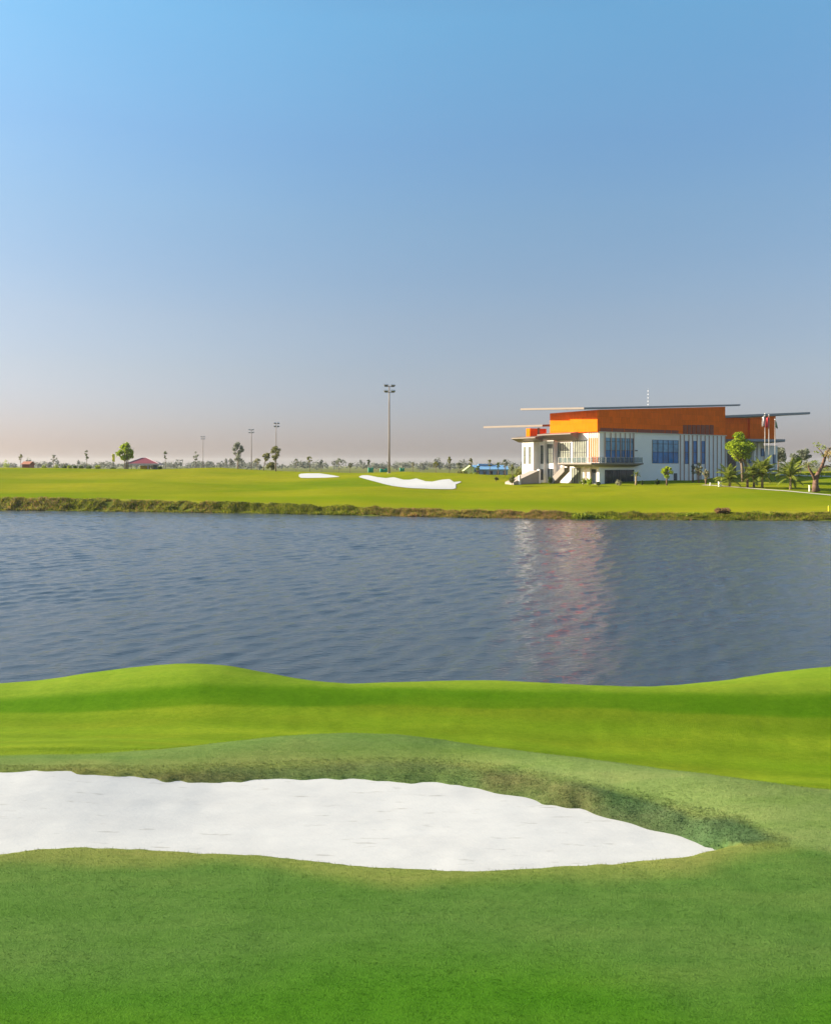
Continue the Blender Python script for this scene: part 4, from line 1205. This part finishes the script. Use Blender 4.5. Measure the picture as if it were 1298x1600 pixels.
small_tree('grey twiggy shrub right of the tall pale feathery one', 1102, 757, 153, 733, 14, 'leaf_pale', 504, frac=0.85, dens=0.6)
small_tree('slim shrub left of the tall pale feathery one', 1082, 750, 160, 724, 6, 'leaf_grey', 505, frac=0.7, dens=0.4)
small_tree('round shrub left of the ground-floor doors under the balcony', 911, 756, 155, 748, 13, 'leaf_mid', 506, frac=0.98)
small_tree('yellowish spiky shrub under the balcony corner', 921, 757, 154, 747, 13, 'leaf_bright', 507, frac=0.98)
small_tree('dark shrub at the foot of the white corner pier', 934, 758, 153, 752, 7, 'leaf_dark', 508, frac=0.98)
small_tree('pale wide shrub before the large ground-floor window', 967, 758, 153, 749, 16, 'leaf_pale', 509, frac=0.98)
small_tree('dark shrub beside the foot of the outside stair', 859, 755, 158, 746, 10, 'leaf_dark', 510, frac=0.98)
small_tree('little round shrub at the bare white wall', 1003, 757, 153, 751.5, 5, 'leaf_dark', 511, frac=0.98)
small_tree('olive shrub at the foot of the ramp', 800, 755, 160, 741, 14, 'leaf_olive', 512, frac=0.98)
small_tree('loose shrub above the ramp by the white end wall', 812, 744, 176, 731, 20, 'leaf_olive', 513, frac=0.98)
small_tree('small dark tuft on the lawn left of the ramp', 775, 750, 170, 745.5, 8, 'leaf_olive', 514, frac=0.98)
small_tree('low hedge bush in front of the pale green gable', 720, 742, 195, 735.5, 24, 'leaf_olive', 515, frac=0.98)
small_tree('low hedge bush in front of the blue shed', 742, 744, 190, 737, 20, 'leaf_mid', 516, frac=0.98)
# grey feathery trees behind the palms
tree('grey-green spreading tree behind the flagpoles', 1215, 232, 698, 34, 'leaf_grey', 0.62, 1.8, 0.26, 14, 521, aspect=0.8, base_py=737)
tree('wide grey-green tree at the right beyond the entrance', 1250, 246, 703, 36, 'leaf_grey', 0.55, 1.8, 0.28, 14, 522, aspect=0.7, base_py=738)
tree('small leafy young tree in front of the wide grey-green tree', 1247, 168, 714, 14, 'leaf_bright', 0.55, 0.8, 0.17, 8, 523, base_py=741)

# palms: trunk and separate fronds
def frond_mesh(elev, droop, seed):
    rng = random.Random(seed)
    mb = MB()
    n = 12; pts = []
    p = Vector((0, 0, 0)); a = elev
    for k in range(n + 1):
        pts.append(p.copy())
        p = p + Vector((math.cos(a), 0, math.sin(a))) / n
        a -= droop / n * (0.5 + 1.0 * k / n)
    mb.tube(pts, [0.018 * (1 - 0.8 * k / n) for k in range(n + 1)], 4)
    for k in range(1, 2 * n + 1):
        t = k / (2 * n); i = min(n - 1, int(t * n)); f = t * n - i
        q = pts[i].lerp(pts[i + 1], f)
        d = (pts[i + 1] - pts[i]).normalized()
        ln = 0.30 * math.sin(math.pi * (0.12 + 0.83 * t)) * rng.uniform(0.8, 1.15)
        for s in (-1, 1):
            side = Vector((0, s, 0)) * 0.8 + d * 0.55 + Vector((0, 0, -0.28 * rng.uniform(0.5, 1.4)))
            e = q + side.normalized() * ln
            mb.add([q - d * 0.03, q + d * 0.03, e], [(0, 1, 2)])
    return mb.mesh('frond')
FRONDS = []
for i, (e, d) in enumerate(((1.45, 0.9), (1.2, 1.3), (0.95, 1.5), (0.65, 1.6), (0.3, 1.5), (-0.15, 1.1))):
    me = frond_mesh(e, d, i); me.materials.append(M['palm']); FRONDS.append(me)

def palm(label, px, base_py, Y, top_py, wd_px, seed, trunk_frac=0.33, nf=15, group='young palms beside the lawn path'):
    x = wx(px, Y); z0 = CAM_H - (base_py - HOR) / FPX * Y
    H = (base_py - top_py) / FPX * Y; Wd = wd_px / FPX * Y
    root = tag(empty('palm_tree', (x, Y, z0)), label, 'palm', group)
    rng = random.Random(seed)
    th = H * trunk_frac
    pts = [(0, 0, -0.4), (0.03, 0, th * 0.35), (rng.uniform(-.1, .1), 0, th * 0.7), (rng.uniform(-.15, .15), 0, th)]
    MB().tube(pts, [0.24, 0.19, 0.16, 0.17], 9).build('trunk', M['palmtrunk'], root, True)
    Lf = max(H - th, Wd * 0.55)
    for k in range(nf):
        me = FRONDS[min(5, int(6 * (k + 0.5) / nf))]
        o = link_mesh('frond', me, None, root)
        o.location = (pts[-1][0], 0, th - 0.05)
        o.rotation_euler = (rng.uniform(-.15, .15), rng.uniform(-.12, .12), k * 2.4 + rng.uniform(-.3, .3))
        s = Lf * rng.uniform(0.82, 1.05) * (1.0 if k < nf * 0.75 else 0.8)
        o.scale = (s, s, s)
    return root
palm('leftmost young palm beside the lawn path, fronds arching low', 1139, 760, 143, 720, 54, 31, 0.28, 19)
palm('young palm with long hanging fronds just left of the fullest palm', 1177, 760, 143, 714, 38, 32, 0.36, 16)
palm('fullest young palm, standing in the middle of the palm row', 1190, 760, 142, 708, 52, 33, 0.36, 24)
palm('young palm standing alone right of the fullest palm', 1234, 762.5, 139, 710, 50, 34, 0.33, 19)
palm('small fan palm in front of the clubhouse ground-floor window', 993, 756.5, 154, 733, 15, 35, 0.62, 14, None)
# short sawn stump and stake among the palms
x, y = wx(1167, 142), 142
stump = MB().tube([(0, 0, -0.3), (0, 0, 0.7), (0.02, 0, 1.25)], [0.22, 0.18, 0.16], 8).build('tree_stump', M['redbark'])
stump.location = (x, y, CAM_H - (760.5 - HOR) / FPX * y)
tag(stump, 'short brown stump between the leftmost palm and the next palms', 'stump')

# old gnarled tree at the right edge
def gnarled():
    Y = 135.0; x = wx(1274, Y); z0 = CAM_H - (763.5 - HOR) / FPX * Y
    root = tag(empty('gnarled_tree', (x, Y, z0)), 'thick gnarled red-brown tree with pruned arms at the right edge', 'tree')
    s = Y / FPX
    def q(px, py, dy=0): return ((px - 1274) * s, dy, (763.5 - py) * s)
    mb = MB()
    mb.tube([q(1274, 768), q(1273, 758), q(1274, 748), q(1277, 741), q(1281, 733), q(1285, 724), q(1287, 714)], [0.66, 0.46, 0.40, 0.36, 0.27, 0.24, 0.15], 10)
    mb.tube([q(1274, 752), q(1269, 744, -0.2), q(1265, 738, -0.4), q(1261, 733, -0.5), q(1259, 727, -0.6)], [0.30, 0.22, 0.21, 0.16, 0.10], 8)
    mb.tube([q(1286, 722), q(1290, 713, 0.3), q(1294, 705, 0.4), q(1299, 699, 0.4)], [0.24, 0.2, 0.15, 0.08], 8)
    mb.tube([q(1287, 716), q(1284, 708), q(1279, 702), q(1275, 698)], [0.12, 0.07, 0.05, 0.03], 6)
    mb.tube([q(1282, 731), q(1288, 728, -0.4), q(1294, 729, -0.5)], [0.18, 0.14, 0.08], 6)
    mb.build('trunk', M['redbark'], root, True)
    for k, (px, py, r, n, lf) in enumerate(((1262, 727, 1.1, 120, 'leaf_olive'), (1270, 722, 0.7, 40, 'leaf_mid'), (1276, 695, 0.75, 40, 'leaf_mid'), (1283, 699, 0.7, 36, 'leaf_mid'),
                                             (1275, 706, 0.5, 18, 'leaf_mid'), (1284, 711, 0.5, 16, 'leaf_mid'), (1296, 706, 1.5, 190, 'leaf_warm'), (1300, 716, 1.2, 120, 'leaf_warm'), (1290, 712, 0.7, 50, 'leaf_warm'), (1289, 731, 0.8, 60, 'leaf_mid'), (1281, 741, 0.6, 40, 'leaf_mid'))):
        c = q(px, py)
        V, F = leaf_cloud([(c[0], random.uniform(-.5, .5), c[2], r, r, r * 0.6, n)], 0.15, 600 + k)
        link_mesh('foliage', np_mesh('foliage', V, F), M[lf], root)
gnarled()

# ------------------------------------------------------------------ lake bank growth
def bank_blades(n, dens, y0, y1, hmin, hmax, wdt, seed):
    rng = np.random.default_rng(seed)
    x = rng.uniform(-85, 95, n)
    yw = np.interp(x, cW[0], cW[1]); yb = np.interp(x, cB[0], cB[1])
    t = rng.uniform(0, 1, n)
    y = yw + y0 + (yb - yw + y1 - y0 + 0.9 * vnoise(x, 0 * x, 3.1, 63) + 0.6 * vnoise(x, 0 * x, 0.9, 64)) * t
    cl = vnoise(x, y, 2.4, 60) + 0.6 * vnoise(x, y, 0.9, 61)
    ok = (cl > dens + 0.45 * t)
    x, y, cl = x[ok], y[ok], cl[ok]
    z = far_h(x, y); m = len(x)
    h = rng.uniform(hmin, hmax, m) * (0.6 + 0.5 * np.clip(cl, 0, 1.5))
    a = rng.uniform(0, 6.283, m); w = wdt * rng.uniform(.6, 1.4, m) / 2
    la = rng.uniform(0, 6.283, m); ln = rng.uniform(.3, 1.5, m) * h
    A = np.stack([x - np.cos(a) * w, y - np.sin(a) * w, z - .03], -1); B = np.stack([x + np.cos(a) * w, y + np.sin(a) * w, z - .03], -1)
    Cc = np.stack([x + np.cos(la) * ln, y + np.sin(la) * ln, z + h], -1)
    return np.stack([A, B, Cc], 1).reshape(-1, 3), np.arange(3 * m).reshape(-1, 3), x
V, F, bx_ = bank_blades(190000, -1.25, -0.35, 0.2, 0.10, 0.5, 0.15, 70)
cpx_ = (V[0::3, 0] / V[0::3, 1]) * FPX + 649
dryness = np.interp(cpx_, [-100, 40, 120, 180, 230, 300, 560, 640, 860, 900, 1180, 1230, 1400], [.6, .5, .15, .4, .3, .15, .3, .75, .8, .1, .1, .5, .6])
isdry = np.random.default_rng(3).random(len(cpx_)) < np.clip(dryness + 0.5 * vnoise(bx_, bx_ * 0, 5, 62), 0, 1)
for nm, sel, mat, lab in (('bank_grass', ~isdry, 'bankgrass', 'rough green grass growing along the far lake bank'), ('dry_bank_grass', isdry, 'bankdry', 'dry brown stalks among the grass on the far lake bank')):
    F_ = F[sel]; Vv = V[F_.ravel()]
    tag(link_mesh(nm, np_mesh(nm, Vv, np.arange(len(Vv)).reshape(-1, 3)), M[mat]), lab, 'grass', kind='stuff')

BUSH = [(940, 799, 108.5, 100, 16, 'leaf_mid', 'long dark green bush on the bank below the clubhouse'),
        (1128, 792, 108.5, 22, 9, 'leaf_rust', 'rust-brown dry bush on the bank below the lawn path'),
        (112, 784, 131, 40, 12, 'leaf_dark', 'dark bush on the left bank above the waterline'),
        (220, 786, 128, 22, 12, 'leaf_dark', 'dark bush on the bank below the pavilion'),
        (280, 789, 126, 42, 10, 'leaf_dark', 'long dark bush on the bank right of the pavilion'),
        (375, 790, 124, 34, 9, 'leaf_dark', 'dark bush on the bank left of the middle floodlight mast'),
        (560, 796, 119, 30, 8, 'leaf_mid', 'green bush on the bank below the large far bunker'),
        (1080, 800, 108.5, 55, 8, 'leaf_mid', 'low spreading bush on the bank left of the rust-brown bush'),
        (1185, 800, 108, 50, 9, 'leaf_mid', 'low spreading bush on the bank right of the rust-brown bush')]
for i, (px, tp, Y, wd, hp, lf, lab) in enumerate(BUSH):
    x = wx(px, Y); W_ = wd / FPX * Y / 2; H = hp / FPX * Y
    z = CAM_H - (tp + hp - HOR) / FPX * Y
    root = tag(empty('bank_bush', (x, Y, z)), lab, 'bush', 'bushes on the far lake bank')
    rng = random.Random(700 + i); cl = []
    nC = max(4, int(wd / 7))
    for k in range(nC):
        t = (k + 0.5) / nC * 2 - 1
        hh = H * (0.55 + 0.45 * math.sqrt(max(0, 1 - t * t))) * rng.uniform(0.7, 1.0)
        if i == 0: hh = H * (1.0 - 0.75 * (k / nC)) * rng.uniform(0.85, 1.0)
        cl.append((t * W_ * 0.9, rng.uniform(-.3, .3), hh * 0.45, W_ / nC * 1.7, 0.7, hh * 0.55, 150))
    V2, F2 = leaf_cloud(cl, 0.16, 720 + i)
    link_mesh('foliage', np_mesh('foliage', V2, F2), M[lf], root)

# ------------------------------------------------------------------ floodlight masts
def floodmast(label, px, Y, top_py, H, seed, twist=0.0, rows=2):
    x = wx(px, Y)
    ztop = CAM_H - (top_py - HOR) / FPX * Y
    z0 = min(gz(x, Y), ztop - H) if H else gz(x, Y)
    z0 = gz(x, Y)
    root = tag(empty('floodlight_mast', (x, Y, z0), twist), label, 'floodlight', 'floodlight masts on the skyline')
    h = ztop - z0
    pole = MB().tube([(0, 0, -0.5), (0, 0, h * 0.4), (0, 0, h * 0.8), (0, 0, h)], [0.24, 0.20, 0.16, 0.12], 12).build('pole', M['mast'], root, True)
    MB().box(-0.4, 0.4, -0.4, 0.4, -0.3, 0.12).build('base_plate', M['steel'], root)
    for r_ in range(rows):
        zz = h - 0.35 - r_ * 1.35
        arm = MB().box(-1.15, 1.15, -0.26, -0.16, zz - 0.06, zz + 0.06).build('crossarm', M['lampgrey'], root)
        for s in (-1, 1):
            for m_ in (0.62, 1.08):
                cx = s * m_
                a = [(cx - 0.2, -0.42, zz + 0.07), (cx + 0.2, -0.42, zz + 0.07), (cx + 0.2, -0.05, zz + 0.07), (cx - 0.2, -0.05, zz + 0.07)]
                b = [(cx - 0.27, -0.75, zz + 0.33), (cx + 0.27, -0.75, zz + 0.33), (cx + 0.27, -0.1, zz + 0.62), (cx - 0.27, -0.1, zz + 0.62)]
                lamp = MB().loft(a, b).build('floodlight', M['lampgrey'], root)
                g = [(p[0] * 0.9 + cx * 0.1, p[1] - 0.03, p[2] + 0.02) for p in b]
                MB().loft([(p[0], p[1] + 0.015, p[2] - 0.01) for p in g], g).build('lens', M['lampglass'], lamp)
    return root
floodmast('tallest and nearest floodlight mast, standing by the green nets', 608, 197, 602, 20, 1, 0.25)
floodmast('floodlight mast rising behind the slim leafy tree', 431.5, 355, 661, 20, 2, 0.7)
floodmast('floodlight mast right of the tall grey-green tree', 393, 410, 671, 20, 3, -0.1)
floodmast('shortest, farthest floodlight mast right of the forked sapling', 317.5, 520, 682, 20, 4, 0.0)
floodmast('floodlight mast cut by the left edge of the picture', -4, 480, 677, 20, 5, 0.1)

# ------------------------------------------------------------------ pavilion, hut, shed, nets, banner
def pavilion():
    Y = 238.0; x = wx(226, Y); s = Y / FPX
    z0 = CAM_H - (736 - HOR) * s
    root = tag(empty('pavilion', (x, Y, z0), R(8)), 'small pavilion with a maroon hipped roof on the left crest', 'pavilion')
    w, d = 4.6, 3.4; ez = 2.1
    MB().box(-w, w, -d, d, -1.5, 0.06).build('floor_slab', M['pinkwall'], root)
    rf = MB()
    rf.add([(-w, -d, ez), (w, -d, ez), (w, d, ez), (-w, d, ez), (-0.5, 0, ez + 1.7), (0.5, 0, ez + 1.7), (0, 0, 0)][:6],
           [(0, 1, 5, 4), (1, 2, 5), (2, 3, 4, 5), (3, 0, 4), (3, 2, 1, 0)])
    ro = rf.build('roof', M['maroon'], root)
    MB().tube([(w, -d, ez + 0.05), (0.5, 0, ez + 1.75)], [0.1, 0.1], 6).build('hip_ridge', M['pinkwall'], ro)
    MB().tube([(-w, -d, ez + 0.05), (-0.5, 0, ez + 1.75)], [0.1, 0.1], 6).build('hip_ridge', M['pinkwall'], ro)
    for a, b, c, e in ((-w - .1, w + .1, -d - .1, -d - .003), (-w - .1, w + .1, d + .003, d + .1), (-w - .1, -w - .003, -d, d), (w + .003, w + .1, -d, d)):
        MB().box(a, b, c, e, ez - 0.35, ez + 0.05).build('fascia', M['pinkwall'], ro)
    for px_ in (-w + .4, -w / 3, w / 3, w - .4):
        for py_ in (-d + .4, d - .4):
            MB().box(px_ - .13, px_ + .13, py_ - .13, py_ + .13, 0.06, ez - .01).build('column', M['pinkwall'], root)
    MB().box(-1.5, 1.2, d - 1.4, d - 1.2, 0.06, 1.5).build('counter_wall', M['yellow'], root)
    MB().box(1.9, 3.4, d - 1.4, d - 1.2, 0.06, 1.7).build('counter_wall', M['bluewall'], root)
pavilion()
def banner():
    Y = 240.0; x = wx(177.5, Y); z0 = gz(x, Y) - 0.3
    root = tag(empty('banner_flag', (x, Y, z0)), 'upright yellow banner on a pole left of the pavilion tree', 'banner')
    zt_ = CAM_H - (708 - HOR) / FPX * Y - z0; zb2 = CAM_H - (721 - HOR) / FPX * Y - z0
    MB().tube([(-0.35, 0, -0.2), (-0.35, 0, zt_)], [0.05, 0.04], 6).build('pole', M['steel'], root)
    V, F = [], []
    for j in range(9):
        for i in range(5):
            V.append((-0.33 + i * 0.19, 0.06 * math.sin(i * 1.6 + j * 0.5), zb2 + (zt_ - 0.2 - zb2) * j / 8 - 0.04 * i))
    me = np_mesh('cloth', np.array(V), grid_faces(5, 9), True)
    o = link_mesh('cloth', me, M['yellow'], root); o.modifiers.new('thickness', 'SOLIDIFY').thickness = 0.02
banner()
def gable_house(name, label, cat, px0, px1, base_py, eave_py, ridge_py, Y, depth, wall, roof, rot=0.0, doors=0, endwall=None):
    x0, x1 = wx(px0, Y), wx(px1, Y); xm = (x0 + x1) / 2; w = (x1 - x0) / 2
    z0 = CAM_H - (base_py - HOR) / FPX * Y
    he = (base_py - eave_py) / FPX * Y; hr = (base_py - ridge_py) / FPX * Y
    root = tag(empty(name, (xm, Y, z0), rot), label, cat)
    MB().box(-w, w, 0, depth, -1, he).build('wall', M[wall], root)
    ro = MB().loft([(-w - .3, -0.4, he - 0.1), (w + .3, -0.4, he - 0.1), (w + .3, depth / 2, hr), (-w - .3, depth / 2, hr)],
                   [(-w - .3, -0.4, he + 0.05), (w + .3, -0.4, he + 0.05), (w + .3, depth / 2, hr + 0.15), (-w - .3, depth / 2, hr + 0.15)]).build('roof', M[roof], root)
    MB().loft([(-w - .3, depth / 2 + .003, hr), (w + .3, depth / 2 + .003, hr), (w + .3, depth + .4, he - 0.1), (-w - .3, depth + .4, he - 0.1)],
              [(-w - .3, depth / 2 + .003, hr + .15), (w + .3, depth / 2 + .003, hr + .15), (w + .3, depth + .4, he + 0.05), (-w - .3, depth + .4, he + 0.05)]).build('roof', M[roof], root)
    for k in range(doors):
        a = -w + 2 * w * (k + 0.3) / doors
        f = MB().box(a, a + w * 0.9 / doors, -0.05, -0.003, 0.4, he * 0.75).build('window', M['frame'], root)
        MB().box(a + .1, a + w * 0.9 / doors - .1, -0.08, -0.052, 0.5, he * 0.7).build('pane', M['darkglass'], f)
    if endwall:
        for sx in (-w - 0.004,):
            MB().add([(sx, 0, he), (sx, depth, he), (sx, depth / 2, hr)], [(0, 1, 2)]).build('gable', M[endwall], root)
    return root, w, he, hr
gable_house('hut', 'little orange-roofed hut at the far left skyline', 'hut', 35, 46, 729, 725.5, 721.5, 300, 4, 'brown', 'clay')
root, w, he, hr = gable_house('shed', 'blue-roofed shed with blue-grey walls behind the small trees', 'shed', 741, 793, 744, 733.5, 727.5, 250, 9, 'bluewall', 'blueroof', doors=5)
MB().box(-w * 0.72, w * 0.1, 3.2, 5.8, hr + 0.0, hr + 0.55).build('roof_vent', M['blueroof'], root)
def green_gable():
    Y = 246.0; x0, x1 = wx(725, Y), wx(740.5, Y); w = (x1 - x0) / 2
    z0 = CAM_H - (744 - HOR) / FPX * Y; he = (744 - 733) / FPX * Y; hr = (744 - 728) / FPX * Y
    root = tag(empty('shed', ((x0 + x1) / 2, Y, z0)), 'pale green gabled shed left of the blue-roofed one', 'shed')
    MB().loft([(-w, 0, -1), (w, 0, -1), (w, 0, he + 0.4), (0.3 * w, 0, hr), (-w, 0, he - .6)], [(-w, 7, -1), (w, 7, -1), (w, 7, he + 0.4), (0.3 * w, 7, hr), (-w, 7, he - .6)]).build('wall', M['greenwall'], root)
    MB().loft([(-w - .2, -.3, he - .66), (.3 * w, -.3, hr + .02), (.3 * w, 7.2, hr + .02), (-w - .2, 7.2, he - .66)], [(-w - .2, -.3, he - .5), (.3 * w, -.3, hr + .18), (.3 * w, 7.2, hr + .18), (-w - .2, 7.2, he - .5)]).build('roof', M['greenwall'], root)
    MB().loft([(.3 * w + .003, -.3, hr + .02), (w + .2, -.3, he + .35), (w + .2, 7.2, he + .35), (.3 * w + .003, 7.2, hr + .02)], [(.3 * w + .003, -.3, hr + .18), (w + .2, -.3, he + .5), (w + .2, 7.2, he + .5), (.3 * w + .003, 7.2, hr + .18)]).build('roof', M['blueroof'], root)
    MB().box(-.5, .5, -.06, -.003, -.2, he * .55).build('door', M['greenwall'], root)
green_gable()
for px0, px1, tp, lab in ((575, 583, 730.5, 'tallest green net screen left of the nearest floodlight mast'), (593.5, 605, 732.5, 'wide low green net screen touching the nearest floodlight mast'), (624.5, 631.5, 731, 'green net screen right of the nearest floodlight mast')):
    Y = 214.0; x0, x1 = wx(px0, Y), wx(px1, Y); z0 = gz((x0 + x1) / 2, Y)
    zt_ = CAM_H - (tp - HOR) / FPX * Y - z0
    root = tag(empty('net_screen', ((x0 + x1) / 2, Y, z0)), lab, 'net', 'green nets behind the crest')
    w = (x1 - x0) / 2
    n = 12; V = []
    for j in range(4):
        for i in range(n):
            V.append((-w + 2 * w * i / (n - 1), 0.08 * math.sin(i * 1.9 + j), 0.05 + (zt_ - 0.1 + 0.12 * math.sin(i * 0.8)) * j / 3))
    o = link_mesh('netting', np_mesh('netting', np.array(V), grid_faces(n, 4), True), M['net'], root)
    o.modifiers.new('thickness', 'SOLIDIFY').thickness = 0.03
    for sx in (-w, w):
        MB().tube([(sx, 0.12, -0.3), (sx, 0.12, zt_ + 0.1)], [0.05, 0.05], 6).build('post', M['steel'], root)

# flagpoles by the entrance
def flagpole(px, Y, top_py, flag_px, f0, f1, mat, label):
    x = wx(px, Y); z0 = gz(x, Y) - 0.05
    h = CAM_H - (top_py - HOR) / FPX * Y - z0
    root = tag(empty('flagpole', (x, Y, z0)), label, 'flagpole', 'flagpoles by the clubhouse entrance')
    MB().tube([(0, 0, -0.2), (0, 0, h * 0.5), (0, 0, h)], [0.07, 0.055, 0.04], 8).build('pole', M['steel'], root, True)
    MB().tube([(0, 0, h - .02), (0, 0, h + 0.1), (0, 0, h + 0.2)], [0.06, 0.11, 0.03], 8).build('finial', M['whitepaint'], root)
    s = Y / FPX; a = CAM_H - (f0 - HOR) * s - z0; b = CAM_H - (f1 - HOR) * s - z0
    sg = 1 if flag_px > 0 else -1; wd = abs(flag_px) * s
    V = []; nx2, nz2 = 9, 12
    for j in range(nz2):
        t = j / (nz2 - 1)
        for i in range(nx2):
            u = i / (nx2 - 1)
            V.append((sg * (0.06 + wd * u * (0.75 + 0.25 * t)), 0.16 * math.sin(u * 9 + t * 1.5) * (0.3 + u), a - (a - b) * t - 0.45 * u * (1 - 0.3 * t)))
    o = link_mesh('flag', np_mesh('flag', np.array(V), grid_faces(nx2, nz2), True), M[mat], root)
    o.modifiers.new('thickness', 'SOLIDIFY').thickness = 0.02
flagpole(1194.3, 163, 647, -4.5, 649, 664.5, 'whitecloth', 'left flagpole with a limp white flag')
flagpole(1200.5, 162, 649, -5, 650.5, 666.5, 'redcloth', 'middle flagpole with a limp red flag')
flagpole(1210, 163, 656, 3.5, 657, 667.5, 'darkcloth', 'right flagpole with a small dark flag')

# lawn posts
for px, bp, hgt, wd, lab in ((1124, 760, 0.72, 0.5, 'squat white box by the start of the lawn path'), (1109, 759, 0.5, 0.16, 'short pale post left of the squat white box'), (1264, 768, 0.95, 0.2, 'slim white bollard left of the gnarled tree')):
    x, y = ray_ground(px, bp)
    root = tag(empty('garden_light', (x, y, gz(x, y))), lab, 'garden light')
    MB().loft([(-wd / 2, -wd / 2, -.1), (wd / 2, -wd / 2, -.1), (wd / 2, wd / 2, -.1), (-wd / 2, wd / 2, -.1)], [(-wd * .45, -wd * .45, hgt), (wd * .45, -wd * .45, hgt), (wd * .45, wd * .45, hgt), (-wd * .45, wd * .45, hgt)]).build('body', M['whitepaint'], root)
    MB().box(-wd * .55, wd * .55, -wd * .55, wd * .55, hgt + .002, hgt + .08).build('cap', M['whitepaint'], root)
x, y = wx(1293.5, 110.5), 110.5
root = tag(empty('marker_stake', (x, y, gz(x, y))), 'yellow marker stake on the bank at the right edge', 'stake')
MB().tube([(0, 0, -.2), (0, 0, .7), (0.01, 0, .72)], [.06, .055, .03], 6).build('shaft', M['yellow'], root)
MB().tube([(0.01, 0, .72), (0.01, 0, .76)], [.035, .02], 6).build('tip', M['whitepaint'], root)

# ------------------------------------------------------------------ distant wood
rng = np.random.default_rng(9); cl = []
for k in range(420):
    px = rng.uniform(-260, 1560); Y = rng.uniform(520, 900)
    x = wx(px, Y); zg = 3.4
    big = rng.random() < 0.06
    h = rng.uniform(4.5, 8.0) + (3.0 if big else 0); w_ = rng.uniform(3.0, 8.5) * (0.6 if big else 1)
    if 820 < px < 1130: continue
    for j in range(3):
        cl.append((x + rng.uniform(-.4, .4) * w_, Y, zg + h * rng.uniform(.35, .75), w_ * .5, w_ * .5, h * .3, 26))
V, F = leaf_cloud(cl, 0.75, 77)
tag(link_mesh('distant_wood', np_mesh('distant_wood', V, F), M['leaf_wood']), 'hazy grey-green belt of woods along the horizon', 'woods', kind='stuff')

# ------------------------------------------------------------------ haze
m = bpy.data.materials.new('haze_air'); m.use_nodes = True
nt = m.node_tree; nt.nodes.clear()
o_ = nt.nodes.new('ShaderNodeOutputMaterial'); pv = nt.nodes.new('ShaderNodeVolumePrincipled')
pv.inputs['Color'].default_value = (0.92, 0.93, 0.96, 1)
pv.inputs['Density'].default_value = 0.0001
pv.inputs['Anisotropy'].default_value = 0.2
nt.links.new(pv.outputs[0], o_.inputs['Volume'])
hz = MB().box(-4300, 4300, -4300, 4300, -4.0, 40).build('haze', m)
tag(hz, 'thin pale haze hanging over the whole golf course', 'haze', kind='stuff')
